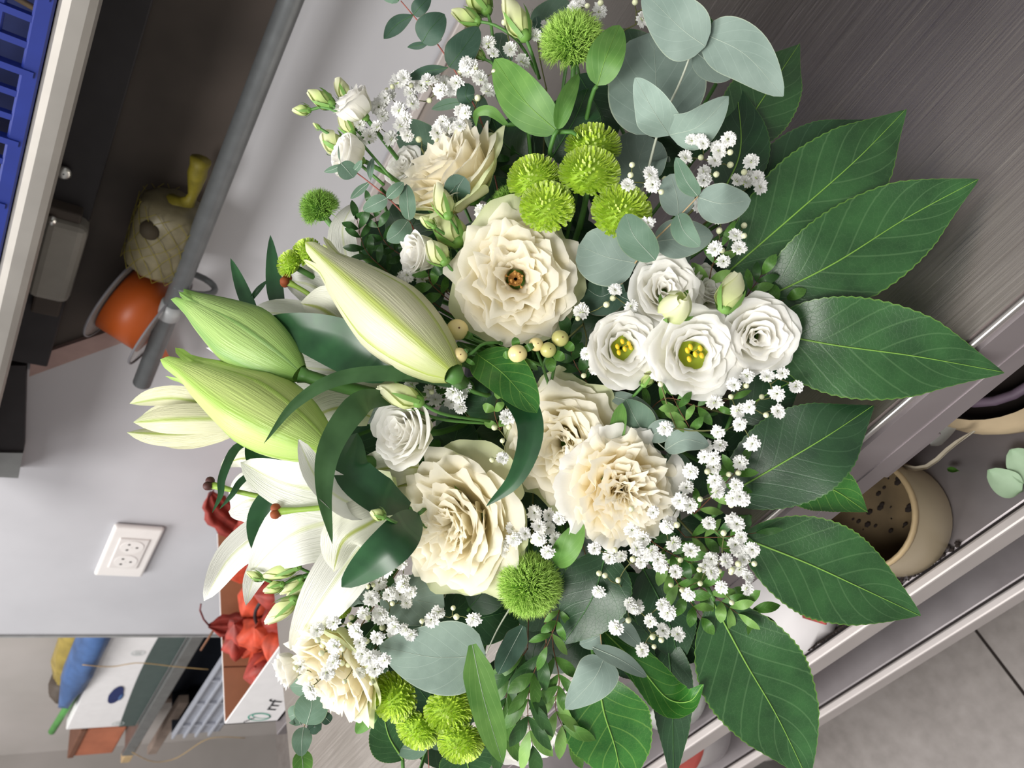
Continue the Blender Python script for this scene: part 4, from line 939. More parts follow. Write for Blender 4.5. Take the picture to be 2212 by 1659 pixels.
# half-open trumpet behind the lime bud
t = thing('lily_bud', 'pale half-open lily trumpet sticking out behind the yellow-green bud', 'lily bud', Q(520, 900, .03), 'lily buds')
o_ = Q(520, 900, .03)
for i, (tx, ty, mx, my, w_, tl, df) in enumerate([(280, 872, 390, 862, 52, .5, .035), (288, 912, 400, 905, 66, .0, .02), (274, 934, 400, 935, 52, -.5, .03), (300, 905, 400, 890, 50, .2, .045), (330, 945, 420, 948, 40, -.8, .04)]):
    blade(t, o_, 'petal', [(560, 905, .035), (mx, my, df), (tx, ty, df + .005)], w_, 'trumpet_lily_bud', 'tab', tilt=tl, fold=-.25, cup=-.2, nu=14, nv=8)
MB().tube([p - o_ for p in spline([Q(560, 905, .035), Q(640, 910, .04), STEM_ROOT], 8)], .004, 8).build('stem', 'stem_green', t)

LW = 'lily_petal'
lily_bud_mat('lily_back', '#e3e3d6', '#a2ae3f', '#e4e4d4', '#d6deb2', .12)
lily_bud_mat('lily_petal', '#e6e6e0', '#d6dcb4', '#e8e8e3', '#d6e0ae', .10)
def lily(label, centre, petals, stigma=None, style=None, dark=False, off=0.0, tube=None):
    o0 = Q(centre[0], centre[1], off)
    t = thing('white_lily', label, 'lily', o0, 'open white lilies')
    for p in petals:
        pts, wd, tl, fd, cp, mat = p[:6]
        blade(t, o0, 'petal', pts, wd, mat, 'petal', tilt=tl, fold=fd, cup=cp, nu=18, nv=10, wave=.11 if len(p) < 7 else p[6], twist=0 if len(p) < 8 else p[7])
    if stigma:
        pts = spline([Q(*x) for x in style] + [Q(*stigma)], 10)
        MB().tube([x - o0 for x in pts], [.0016] * 8 + [.0021, .0024], 8).build('style', 'style_green', t)
        e = pts[-1]; d = (pts[-1] - pts[-2]).normalized(); mb = MB(); x = d.orthogonal().normalized(); y = d.cross(x)
        for k in range(3):
            a = 2 * pi * k / 3; mb.ball(e - o0 + (x * cos(a) + y * sin(a)) * .0022 + d * .001, .0029, 0, 10, 7)
        mb.build('stigma', 'stigma_dark' if dark else 'stigma_brown', t)
    MB().tube([x - o0 for x in spline([o0, o0.lerp(STEM_ROOT, .4) + FW * .01, STEM_ROOT], 8)], .0032, 8).build('stem', 'stem_green', t)
    return t
lily('open white lily facing the cardboard tray, brown stigma in front', (800, 1090), [
    ([(860, 1060, .0), (740, 1062, .002), (620, 1045, -.008), (520, 998, .006)], 120, .25, .32, .0, LW),
    ([(850, 1060, -.006), (770, 1090, -.03), (690, 1040, -.052), (644, 950, -.062)], 84, -.5, .25, .1, LW),
    ([(860, 1080, .004), (740, 1120, .014), (630, 1155, .004), (543, 1234, .012)], 158, -.1, .26, .05, LW),
    ([(870, 1100, .004), (780, 1180, -.002), (700, 1290, -.012), (630, 1402, .002)], 118, .1, .3, .0, LW),
    ([(868, 1092, -.014), (800, 1130, -.034), (742, 1168, -.044), (720, 1234, -.036)], 116, .25, -.22, -.15, 'lily_back'),
    ([(850, 1040, -.006), (770, 1040, .002), (690, 1020, -.004), (610, 985, .0)], 96, .5, .2, .0, LW),
], (600, 1105, -.016), [(800, 1085, .002), (690, 1097, -.01)], off=.006)
lily('white lily further back with long petal reaching down past the tray', (640, 1120), [
    ([(680, 1120, .03), (600, 1130, .026), (500, 1200, .018), (440, 1298, .03)], 82, .3, .35, .0, LW),
    ([(680, 1110, .034), (600, 1090, .038), (540, 1080, .036), (494, 1104, .044)], 120, -.3, .25, .0, LW),
    ([(680, 1110, .028), (600, 1180, .03), (552, 1240, .024), (532, 1308, .028)], 56, .3, .2, .0, LW),
    ([(680, 1050, .03), (600, 1010, .03), (530, 990, .028), (478, 1006, .03)], 70, .2, -.2, .0, 'lily_back'),
    ([(680, 1080, .034), (600, 1060, .04), (540, 1040, .04), (500, 1052, .044)], 60, .1, .1, .0, LW),
], (455, 1047, .012), [(650, 1085, .028), (550, 1070, .02)], dark=True, off=.03)
lily('white lily half hidden behind the cream bud, dark stigma showing', (790, 700), [
    ([(830, 790, .02), (760, 720, .012), (700, 670, .006), (650, 655, .010)], 130, .1, .12, .0, 'lily_back'),
    ([(820, 780, .03), (720, 720, .03), (620, 680, .022), (535, 676, .026)], 84, .2, .2, .1, LW),
    ([(800, 740, .034), (740, 670, .034), (680, 620, .034), (618, 604, .038)], 118, .0, .1, .0, LW),
    ([(800, 720, .03), (760, 600, .03), (740, 500, .022), (762, 442, .028)], 66, .3, .25, .1, LW, .12),
    ([(840, 800, .034), (720, 800, .034), (560, 780, .036), (446, 752, .04)], 66, .2, .1, .0, LW),
    ([(850, 820, .03), (760, 850, .028), (690, 850, .026), (612, 840, .03)], 90, .1, .1, .0, LW),
], (620, 608, .016), [(740, 690, .03), (668, 636, .022)], dark=False, off=.03)
lily('back of a white lily deep between lily buds and the tilted rose', (850, 1030), [
    ([(905, 1010, .012), (850, 1010, .006), (800, 1020, .01), (760, 1040, .014)], 84, .1, -.2, -.1, 'lily_back'),
    ([(920, 1040, .014), (860, 1050, .012), (800, 1060, .016)], 70, -.3, -.2, -.1, 'lily_back'),
    ([(800, 900, .012), (740, 880, .01), (680, 900, .014), (640, 930, .02)], 84, .0, .1, 0, 'lily_back'),
], off=.02)

# ------------------------------------------------------------------ long lily leaves
def leaf(label, pts, wd, mat, prof='strap', tilt=0.0, fold=.12, name='lily_leaf', cat='leaf', group=None, rib=None, ribr=1.3, twist=0.0, serr=0.0, nu=18, nv=6, wave=0.0, cup=0.0, seed=0, to_root=True, stalk='stem_green'):
    org = Q(*pts[0]); t = thing(name, label, cat, org, group)
    blade(t, org, 'leaf_blade', pts, wd, mat, prof, tilt, fold, cup, nu, nv, twist, serr, wave, rib, ribr, seed=seed)
    if to_root:
        a = org; d = (Q(*pts[0]) - Q(*pts[1])).normalized()
        MB().tube([p - org for p in spline([a, a + d * .02 + FW * .01, STEM_ROOT], 6)], .0013, 5).build('stalk', stalk, t)
    return t
G = 'long dark lily leaves'
SL, SP = 'strap_leaf', 'strap_pale_leaf'
leaf('broad dark lily leaf behind the smooth green bud', [(850, 815, -.006), (740, 745, -.012), (572, 692, -.004)], 108, SL, 'oval', .1, .25, group=G)
leaf('narrow arching leaf crossing in front of the lily buds', [(1000, 836, .0), (880, 808, -.02), (740, 815, -.04), (640, 870, -.052), (570, 958, -.056)], 38, SP, tilt=.3, group=G, nu=26)
leaf('curving leaf draped over the base of the yellow-green bud', [(850, 862, -.01), (780, 870, -.04), (715, 960, -.056), (700, 1060, -.058), (718, 1175, -.05)], 60, SP, tilt=.2, group=G, nu=26)
leaf('dark folded leaf above the tilted cream rose', [(884, 1096, -.012), (810, 1066, -.030), (756, 1010, -.034), (772, 935, -.02)], 84, SL, 'tab', -.3, .25, group=G, nu=22)
leaf('dark pointed leaf between white lily and tilted rose', [(905, 1110, -.016), (840, 1180, -.046), (738, 1268, -.042)], 88, SL, 'oval', .2, .2, group=G)
leaf('dark leaf seen between the petals of the white lilies', [(640, 1030, .02), (575, 1110, .014), (556, 1200, .02)], 70, SL, 'oval', .0, .2, group=G)
leaf('dark blade at the back of the lily beside the red leaf', [(640, 1060, .024), (570, 1000, .022), (540, 940, .03)], 60, SL, 'oval', .0, .2, group=G)
leaf('thin leaf with curled yellow tip over the wall', [(560, 950, .02), (510, 968, .008), (480, 1030, .0), (476, 1070, .0), (458, 1108, .002)], 20, SL, tilt=.2, group=G, nu=20)
leaf('second thin curled leaf tip over the dark red leaf', [(560, 1010, .02), (520, 1040, .012), (500, 1070, .008), (474, 1100, .01)], 16, SL, tilt=.3, group=G, nu=16)
leaf('upright pointed leaf tip standing against the wall', [(612, 690, .03), (596, 630, .026), (584, 508, .03)], 36, SL, 'small', .3, .2, group=G)
leaf('slanting pointed leaf tip next to the pipe end', [(560, 690, .03), (535, 650, .026), (498, 558, .03)], 30, SL, 'small', .3, .2, group=G)
leaf('small thin leaf joining the two upright tips', [(530, 665, .028), (555, 630, .026), (578, 605, .028)], 12, SL, 'small', .3, .2, group=G)
leaf('long dark leaf sweeping down beside the two-centred rose', [(1030, 800, -.004), (1110, 850, -.02), (1145, 930, -.03), (1115, 1030, -.026), (1050, 1094, -.02)], 66, SL, tilt=.25, fold=.2, group=G, nu=24)
leaf('glossy rounded leaf with red-edged tip under the berries', [(1030, 765, -.002), (1090, 810, -.026), (1160, 892, -.036)], 104, 'laurel_fresh_leaf', 'oval', .35, .2, name='hypericum_leaf', group=None, rib='vein_green', ribr=1.0)
leaf('dark round leaf shaded behind the long sweeping leaf', [(1080, 900, .02), (1040, 870, .012), (1010, 820, .016)], 74, 'laurel_dark_leaf', 'round', .0, .1, name='round_leaf', group=None)

# ------------------------------------------------------------------ large glossy leaves round the base
G = 'large glossy laurel leaves'
def laurel(label, pts, wd, mat='laurel_leaf', tilt=0.0, fold=.10, rib='vein_green', **k):
    return leaf(label, pts, wd, mat, 'laurel', tilt, fold, name='laurel_leaf', group=G, rib=rib, ribr=k.pop('ribr', 2.4), serr=.014, nu=52, nv=6, wave=k.pop('wave', .05), **k)
laurel('big glossy leaf pointing at the front edge of the steel table', [(1640, 715, .012), (1800, 745, .004), (1980, 770, .004), (2168, 804, .010)], 214)
laurel('big glossy leaf lying along the bare steel, longest of the fan', [(1640, 650, .014), (1800, 570, .006), (1960, 470, .006), (2114, 387, .012)], 205)
laurel('glossy leaf with bright sheen, tip towards the brushed steel', [(1570, 590, .016), (1720, 460, .01), (1850, 345, .01), (1957, 236, .016)], 205)
laurel('dark leaf mostly hidden behind the one with bright sheen', [(1600, 470, .036), (1740, 350, .034), (1872, 258, .038)], 150, 'laurel_dark_leaf')
laurel('dark leaf behind large blue eucalyptus, tip cut square against steel', [(1570, 330, .034), (1650, 210, .034), (1727, 94, .04)], 150, 'laurel_leaf')
laurel('dark leaf between blue eucalyptus and baby\'s breath', [(1560, 420, .02), (1600, 320, .024), (1590, 180, .034)], 120, 'laurel_dark_leaf')
laurel('short dark leaf at the frame edge above blue eucalyptus', [(1520, 160, .05), (1512, 90, .05), (1490, -6, .056)], 84, 'laurel_leaf')
laurel('dark leaf below the four lisianthus, tip over the table rim', [(1560, 1075, .016), (1690, 1000, .01), (1790, 940, .01), (1886, 876, .016)], 196, 'laurel_dark_leaf')
laurel('fresh green leaf tip in front of the beige bucket', [(1660, 1040, .024), (1780, 1050, .02), (1874, 1106, .024)], 112, 'laurel_fresh_leaf')
laurel('big leaf hanging over the beige bucket', [(1600, 1160, .006), (1740, 1215, .002), (1860, 1270, .002), (1987, 1330, .008)], 208)
laurel('largest leaf drooping over the lower shelf rails', [(1540, 1300, .006), (1610, 1430, .002), (1680, 1550, .002), (1748, 1690, .008)], 226)
laurel('bright leaf with yellow veins hanging at the frame edge', [(1290, 1455, .006), (1305, 1540, .002), (1330, 1620, .002), (1350, 1730, .006)], 186, 'laurel_fresh_leaf', ribr=2.8)
laurel('narrow dark leaf hanging between two broad ones at the frame edge', [(1440, 1370, .024), (1452, 1500, .02), (1455, 1700, .024)], 88, 'laurel_dark_leaf', rib='vein_dark')
laurel('leaf with upturned curled tip next to the grey tub', [(1290, 1350, .012), (1380, 1440, .004), (1440, 1508, .0), (1490, 1515, -.008), (1520, 1478, -.012)], 92, 'laurel_fresh_leaf', tilt=.5, fold=.22)
laurel('dark shaded leaf beside the shaggy green ball nearest the carnation', [(1310, 1190, .006), (1280, 1290, .0), (1216, 1392, .004)], 150, 'laurel_dark_leaf', rib='vein_dark')
laurel('dark leaf running behind the baby\'s breath towards the tub', [(1390, 1230, .022), (1440, 1330, .02), (1470, 1440, .024)], 130, 'laurel_dark_leaf', rib='vein_dark')
laurel('short dark leaf wedge against the striped tub', [(1450, 1300, .03), (1490, 1390, .03), (1520, 1415, .034)], 90, 'laurel_dark_leaf', rib='vein_dark')
laurel('dark leaf with pale vein under the upper green ball', [(1195, 335, .012), (1240, 260, .006), (1270, 190, .012)], 120, 'laurel_dark_leaf', rib='vein_dark')
laurel('rounded dark leaf behind the rose near the pipe', [(1150, 350, .03), (1090, 310, .028), (1060, 250, .034)], 130, 'laurel_dark_leaf', rib='vein_dark')
laurel('dark leaf against the steel next to green button flowers', [(870, 1640, .03), (840, 1590, .03), (826, 1530, .034)], 90, 'laurel_leaf')
laurel('dark leaf below the eucalyptus with long oval leaf', [(1000, 1600, .04), (1010, 1650, .04), (1020, 1690, .044)], 120, 'laurel_leaf')
laurel('shaded leaf between lisianthus cluster and bare steel table', [(1580, 900, .03), (1660, 850, .03), (1730, 815, .034)], 120, 'laurel_dark_leaf')
laurel('dark leaf tip under the lower green ball spikes', [(1290, 1330, .014), (1360, 1410, .014), (1400, 1480, .018)], 110, 'laurel_dark_leaf', rib='vein_dark')
# paler soft leaves
G = 'soft pale green leaves'
leaf('soft pale leaf in front of the arching bud stem', [(1205, 285, -.004), (1130, 215, -.012), (1068, 128, -.006)], 96, 'fresh_leaf', 'oval', .2, .15, name='lisianthus_leaf', group=G, rib='vein_green', ribr=1.0)
leaf('soft bright leaf beside the upper shaggy green ball', [(1290, 185, -.01), (1310, 120, -.02), (1338, 54, -.014)], 76, 'fresh_leaf', 'oval', .1, .15, name='lisianthus_leaf', group=G, rib='vein_green', ribr=1.0)
leaf('rolled green leaf below the two-centred rose, browned edge', [(1200, 1220, -.004), (1230, 1180, -.014), (1258, 1128, -.01)], 56, 'fresh_leaf', 'oval', .2, .3, name='lisianthus_leaf', group=G)
leaf('folded green leaf under the stem of the upper ball', [(1205, 280, -.008), (1220, 220, -.016), (1250, 160, -.01)], 40, 'fresh_leaf', 'oval', -.3, .3, name='lisianthus_leaf', group=G)
leaf('curled narrow leaf near the red eucalyptus stem', [(1095, 270, .004), (1060, 240, -.004), (1030, 245, -.002), (1028, 275, .0)], 24, 'fresh_leaf', 'strap', .2, .2, name='lisianthus_leaf', group=G)
leaf('pale curled sepal leaf at the edge of the two-centred rose', [(1322, 985, .0), (1334, 930, -.006), (1344, 870, -.002)], 36, 'fresh_leaf', 'tab', .2, .3, name='rose_sepal_leaf', group=G)
leaf('pale sepal leaf under the rose nearest the cardboard tray', [(800, 1500, .006), (795, 1545, .002), (770, 1585, .006)], 40, 'fresh_leaf', 'oval', .2, .3, name='rose_sepal_leaf', group=G)

# ------------------------------------------------------------------ eucalyptus
def sprig(label, stempts, leaves, smat='stem_grey', rad=1.6, name='eucalyptus_sprig', group='eucalyptus sprigs', rib='vein_pale', root=True):
    o0 = Q(*stempts[0]); t = thing(name, label, 'foliage sprig', o0, group)
    pts = spline([Q(*p) for p in stempts], 14)
    n = len(pts); r = rad * o0.length / F
    MB().tube([p - o0 for p in pts], [r * (1.15 - .5 * i / n) for i in range(n)], 6).build('stem', smat, t)
    if root:
        MB().tube([p - o0 for p in spline([o0, o0.lerp(STEM_ROOT, .5) + FW * .01, STEM_ROOT], 6)], r, 6).build('lower_stem', smat, t)
    for L in leaves:
        pts_, wd, mat = L[0], L[1], L[2]; tl = L[3] if len(L) > 3 else 0.0; fd = L[4] if len(L) > 4 else .06; pr = L[5] if len(L) > 5 else 'round'
        blade(t, o0, 'leaf', pts_, wd, mat, pr, tilt=tl, fold=fd, nu=18, nv=8, wave=.02, cup=L[6] if len(L) > 6 else 0.0, rib=rib, ribr=.7)
    return t
EU, EB, EG, ED = 'eucalyptus_leaf', 'eucalyptus_blue_leaf', 'eucalyptus_green_leaf', 'eucalyptus_dark_leaf'
sprig('large-leaved blue eucalyptus branch at the frame edge over bare steel', [(1392, 400, .02), (1425, 275, .0), (1470, 175, -.012), (1512, 62, -.03)], [
    ([(1524, 100, -.03), (1470, 60, -.034), (1388, -22, -.03)], 118, EU, .2, .1, 'oval'),
    ([(1520, 72, -.03), (1610, 118, -.03), (1692, 208, -.02)], 112, EU, -.2, .15, 'egg'),
    ([(1430, 290, .0), (1418, 190, .004), (1412, 66, .01)], 205, EU, .05, .05, 'round'),
    ([(1446, 292, -.008), (1412, 240, -.024), (1372, 168, -.026)], 92, EB, .45, .1, 'egg'),
    ([(1446, 292, -.008), (1510, 272, -.024), (1574, 208, -.03)], 92, EB, -.45, .1, 'egg'),
    ([(1500, 110, -.016), (1540, 140, -.01), (1590, 150, -.006)], 70, EU, .3, .05, 'round'),
    ([(1400, 400, .022), (1380, 350, .024), (1400, 292, .03)], 130, EU, .0, .05, 'round')], 'stem_grey', 2.6)
sprig('eucalyptus sprig with round leaves in pairs beside the button flowers', [(1345, 610, .01), (1372, 568, -.006), (1413, 520, -.02), (1468, 466, -.032), (1508, 424, -.042)], [
    ([(1508, 426, -.04), (1560, 440, -.042), (1622, 432, -.038)], 84, EU, .0, .05, 'oval'),
    ([(1508, 424, -.04), (1482, 390, -.046), (1460, 340, -.046)], 44, EG, .5, .1, 'oval'),
    ([(1466, 468, -.03), (1462, 425, -.026), (1448, 376, -.022)], 72, EU, .0, .05, 'round'),
    ([(1464, 462, -.034), (1478, 500, -.04), (1512, 532, -.04)], 52, EG, -.3, .1, 'oval'),
    ([(1416, 562, -.026), (1370, 510, -.034), (1352, 462, -.034)], 74, EG, .2, .08, 'oval'),
    ([(1412, 522, -.018), (1470, 515, -.014), (1541, 510, -.008)], 84, EU, .0, .05, 'oval'),
    ([(1374, 568, -.006), (1310, 555, -.008), (1250, 530, -.002)], 122, EU, .05, .05, 'round'),
    ([(1372, 570, -.004), (1430, 565, .0), (1492, 552, .006)], 96, EU, .0, .05, 'oval'),
    ([(1345, 612, .012), (1300, 640, .012), (1262, 620, .016)], 84, ED, .0, .05, 'round'),
    ([(1340, 640, .012), (1370, 650, .01), (1400, 630, .012)], 40, ED, .0, .05, 'oval')], 'stem_tan', 1.7)
sprig('thin eucalyptus with red stem and paired dark leaves against the wall', [(1056, 320, .03), (1035, 250, .018), (990, 165, .01), (945, 95, .006), (905, 48, .006), (866, 2, .008)], [
    ([(862, 2, .008), (850, -6, .008), (826, -8, .01)], 26, EG, .0, .05, 'round'),
    ([(893, 32, .006), (858, 52, .008), (829, 84, .012)], 34, ED, .2, .1, 'small'),
    ([(893, 32, .004), (908, 14, .0), (930, -8, .002)], 34, ED, .2, .1, 'oval'),
    ([(912, 92, .002), (930, 62, -.004), (960, 30, -.004)], 64, ED, .3, .08, 'oval'),
    ([(928, 92, .006), (905, 98, .008), (880, 102, .012)], 16, ED, .3, .1, 'small'),
    ([(928, 92, .006), (940, 90, .008), (954, 85, .012)], 10, ED, .3, .1, 'small'),
    ([(970, 145, .004), (998, 108, .0), (1034, 58, .002)], 66, ED, .2, .08, 'oval'),
    ([(968, 146, .006), (925, 154, .008), (876, 172, .012)], 26, ED, .3, .1, 'small'),
    ([(1016, 222, .01), (1006, 205, .006), (1012, 180, .006)], 40, ED, .2, .08, 'round'),
    ([(1012, 220, .012), (970, 224, .012), (932, 236, .014)], 24, EG, .3, .1, 'small'),
    ([(1034, 290, .024), (1030, 250, .028), (1040, 205, .03)], 60, EG, .0, .05, 'oval'),
    ([(960, 330, .04), (910, 310, .04), (865, 270, .044)], 84, EG, .0, .05, 'round')], 'stem_red', 1.7, rib='vein_dark')
sprig('eucalyptus tip with red stem in front of cupped lisianthus', [(905, 520, .012), (880, 472, .0), (835, 425, -.012), (770, 373, -.022), (735, 352, -.028)], [
    ([(738, 354, -.028), (724, 364, -.026), (700, 372, -.022)], 16, EG, .3, .1, 'small'),
    ([(736, 352, -.028), (752, 370, -.028), (764, 384, -.03)], 42, EG, .1, .08, 'round'),
    ([(760, 372, -.026), (772, 362, -.03), (782, 346, -.034)], 16, EG, .4, .1, 'small'),
    ([(736, 352, -.028), (732, 335, -.03), (731, 313, -.03)], 4, EG, .3, .1, 'small'),
    ([(800, 392, -.016), (778, 410, -.014), (757, 430, -.01)], 18, EG, .3, .1, 'small'),
    ([(800, 390, -.016), (800, 365, -.02), (806, 340, -.02)], 16, EG, .3, .1, 'small'),
    ([(836, 428, -.014), (812, 440, -.014), (784, 454, -.01)], 34, EG, .0, .1, 'oval'),
    ([(836, 428, -.014), (855, 410, -.018), (872, 394, -.018)], 26, EG, .0, .1, 'oval'),
    ([(884, 476, -.004), (880, 435, -.014), (878, 398, -.014)], 36, EG, .2, .1, 'oval'),
    ([(882, 476, -.002), (862, 502, -.006), (836, 520, -.004)], 44, EG, .0, .08, 'oval'),
    ([(990, 440, -.002), (988, 410, -.014), (1004, 382, -.018)], 58, ED, .1, .05, 'round')], 'stem_red', 1.8)
sprig('huge pale blue eucalyptus leaf with a long green one across it', [(1130, 1270, .01), (1080, 1350, .0), (1050, 1412, -.01)], [
    ([(1050, 1415, -.01), (940, 1420, -.016), (818, 1396, -.012)], 148, EB, .0, .06, 'egg'),
    ([(1020, 1392, -.026), (1045, 1510, -.034), (1086, 1650, -.03)], 66, 'fresh_leaf', .1, .15, 'tab'),
    ([(1130, 1352, .0), (1105, 1400, -.004), (1076, 1456, .002)], 52, ED, .3, .1, 'tab')], 'stem_grey', 1.8)
sprig('grey eucalyptus pair hanging beside the bright yellow-veined leaf', [(1292, 1300, .01), (1298, 1380, -.004), (1303, 1420, -.014)], [
    ([(1306, 1420, -.014), (1282, 1468, -.02), (1222, 1532, -.014)], 88, EU, .1, .08, 'egg'),
    ([(1280, 1398, -.018), (1340, 1425, -.024), (1398, 1462, -.02)], 40, EU, .4, .1, 'oval'),
    ([(1296, 1372, .0), (1280, 1382, .0), (1252, 1392, .006)], 40, EU, .0, .1, 'oval'),
    ([(1300, 1362, .0), (1310, 1345, .002), (1318, 1330, .006)], 26, EU, .3, .1, 'oval'),
    ([(1316, 1334, .0), (1350, 1362, .0), (1386, 1400, .004)], 40, EU, .2, .1, 'oval')], 'stem_tan', 1.5)
sprig('round green eucalyptus hanging down beside the cardboard tray', [(720, 1440, .03), (690, 1500, .016), (658, 1566, .01), (654, 1640, .012)], [
    ([(662, 1566, .008), (672, 1530, .004), (676, 1494, .006)], 70, EG, .0, .05, 'round'),
    ([(656, 1570, .008), (652, 1600, .002), (652, 1634, .004)], 42, EG, .1, .05, 'oval'),
    ([(650, 1620, .008), (654, 1650, .004), (656, 1690, .006)], 42, 'shrub_leaf', .1, .05, 'oval'),
    ([(700, 1460, .02), (660, 1480, .016), (626, 1482, .02)], 50, EG, .2, .05, 'oval'),
    ([(650, 1566, .012), (640, 1545, .012), (624, 1548, .014)], 40, EG, .2, .05, 'round'),
    ([(664, 1566, .012), (680, 1570, .01), (676, 1562, .012)], 30, ED, .0, .05, 'round'),
    ([(690, 1540, .012), (705, 1552, .012), (714, 1560, .014)], 24, ED, .0, .05, 'round')], 'stem_tan', 1.5)
sprig('grey-blue eucalyptus between the carnation and small-leaved shrub', [(1340, 990, .012), (1395, 945, .0), (1440, 972, -.004)], [
    ([(1395, 944, .0), (1370, 900, -.002), (1352, 862, .002)], 78, EG, .1, .05, 'egg'),
    ([(1310, 852, .012), (1370, 872, .004), (1426, 914, .006)], 34, EU, .3, .1, 'tab'),
    ([(1398, 946, -.002), (1430, 930, -.006), (1462, 922, -.004)], 48, EU, .1, .05, 'oval'),
    ([(1436, 972, -.006), (1480, 950, -.016), (1532, 962, -.014)], 50, EU, .2, .08, 'oval'),
    ([(1440, 980, .004), (1468, 1020, .01), (1466, 1068, .014)], 60, EG, .2, .05, 'round'),
    ([(1380, 960, .006), (1360, 975, .008), (1345, 980, .01)], 40, EG, .0, .05, 'oval')], 'stem_grey', 1.6)
sprig('shaded blue-green eucalyptus under the baby\'s breath beside tilted rose', [(960, 1290, .03), (900, 1300, .02), (830, 1310, .02)], [
    ([(850, 1260, .02), (880, 1290, .012), (960, 1310, .016)], 110, EB, .0, .05, 'round'),
    ([(800, 1300, .006), (775, 1285, .002), (752, 1312, .004)], 40, EB, .3, .05, 'oval'),
    ([(860, 1350, .02), (900, 1340, .016), (940, 1350, .02)], 70, EG, .0, .05, 'round'),
    ([(880, 1210, .02), (840, 1190, .02), (800, 1200, .024)], 60, ED, .0, .05, 'round'),
    ([(740, 1350, .03), (720, 1330, .03), (700, 1320, .03)], 40, ED, .0, .05, 'round')], 'stem_grey', 1.4)
sprig('grey eucalyptus leaves with thin red stem at the table end', [(930, 1690, .03), (926, 1650, .03), (924, 1606, .03)], [
    ([(924, 1606, .03), (890, 1618, .03), (846, 1612, .034)], 42, EG, .0, .05, 'oval'),
    ([(924, 1606, .03), (950, 1604, .034), (976, 1610, .036)], 30, EG, .0, .05, 'oval')], 'stem_red', .9, root=False)
sprig('dark-backed eucalyptus behind the upper shaggy ball', [(1120, 120, .04), (1130, 60, .034), (1150, 20, .034)], [
    ([(1150, 60, .034), (1180, 40, .034), (1230, 4, .04)], 60, EG, .0, .05, 'round'),
    ([(1100, 140, .034), (1080, 110, .03), (1085, 70, .034)], 50, EG, .0, .05, 'round'),
    ([(1120, 230, .034), (1100, 200, .03), (1090, 160, .034)], 60, EG, .0, .05, 'round'),
    ([(1155, 60, .03), (1160, 50, .03), (1158, 36, .03)], 20, ED, .0, .05, 'round')], 'stem_grey', 1.2)

# ------------------------------------------------------------------ small-leaved shrub sprigs
def shrub(label, stempts, n, ln, wd, mats, smat='stem_brown', seed=0, spread=.9, down=0.0, rad=1.2, group='small-leaved shrub sprigs', start=.12):
    o0 = Q(*stempts[0]); t = thing('shrub_sprig', label, 'foliage sprig', o0, group); rnd = random.Random(seed)
    m = 24; L2 = [Vector((p[0], p[1], p[2])) for p in stempts]; line = spline(L2, m)
    pts = [Q(*p) for p in line]; r = rad * o0.length / F
    MB().tube([p - o0 for p in pts], [r * (1.1 - .6 * i / m) for i in range(m)], 5).build('stem', smat, t)
    MB().tube([p - o0 for p in spline([o0, o0.lerp(STEM_ROOT, .5) + FW * .01, STEM_ROOT], 6)], r, 5).build('lower_stem', smat, t)
    for i in range(n):
        f = start + (1 - start) * i / max(1, n - 1); k = min(m - 2, int(f * (m - 1)))
        c = line[k]; d = (line[k + 1] - line[k]); a = atan2(d.y, d.x)
        for sgn in ((1, -1) if i < n - 1 else (0,)):
            b = a + sgn * spread * rnd.uniform(.7, 1.3); l = ln * rnd.uniform(.8, 1.15)
            dz = rnd.uniform(-.010, .006)
            mid = (c.x + cos(b) * l * .5, c.y + sin(b) * l * .5, c.z - .004 + dz * .5); tip = (c.x + cos(b) * l, c.y + sin(b) * l, c.z + dz)
            blade(t, o0, 'leaf', [tuple(c), mid, tip], wd * rnd.uniform(.85, 1.15), rnd.choice(mats), 'small', tilt=rnd.uniform(-.6, .6), fold=.15, nu=8, nv=4)
    return t
S1, S2, S3 = 'shrub_leaf', 'shrub_dark_leaf', 'shrub_lime_leaf'
shrub('willow-like shrub twig hanging over the white bloom at the frame edge', [(1180, 1390, .004), (1148, 1470, -.006), (1140, 1540, -.012), (1152, 1620, -.012)], 7, 90, 27, [S1, S1, S3, S2], seed=1, spread=.5)
shrub('second hanging shrub twig next to the bright yellow-veined leaf', [(1195, 1400, .01), (1208, 1470, .0), (1200, 1530, -.006), (1235, 1610, -.006)], 7, 74, 24, [S1, S3, S1], seed=2, spread=.55)
shrub('shrub twig with long narrow leaves under the long green eucalyptus leaf', [(1140, 1400, .016), (1110, 1450, .01), (1090, 1520, .01), (1080, 1600, .014)], 6, 92, 28, [S2, S1, S1], seed=3, spread=.4)
shrub('lime leaves directly below the shaggy green ball', [(1210, 1310, .004), (1200, 1350, -.006), (1180, 1400, -.01)], 4, 52, 18, [S3, S1], seed=4, spread=.8)
shrub('lime-leaved shrub tip under the lisianthus with yellow stamens', [(1470, 960, .006), (1490, 930, -.01), (1470, 890, -.016), (1450, 850, -.012)], 5, 46, 20, [S3, S3, S1], seed=5, spread=.9)
shrub('dark shrub twig behind the lime-leaved tip', [(1390, 900, .016), (1440, 860, .006), (1520, 880, .0), (1580, 860, .004)], 6, 50, 18, [S1, S2], seed=6)
shrub('shrub twig pointing out above the lisianthus cluster towards the steel', [(1580, 690, .014), (1620, 630, .006), (1648, 590, .006)], 5, 52, 20, [S1, S2], seed=7, spread=.7)
shrub('shrub leaves by the lisianthus cluster against a glossy leaf', [(1640, 680, .014), (1670, 660, .01), (1700, 645, .012)], 3, 46, 22, [S1, S2], seed=8)
shrub('small leaves beneath the eucalyptus pairs above the lisianthus', [(1530, 620, .012), (1540, 570, .004), (1560, 530, .004)], 3, 58, 20, [S3, S1], seed=9)
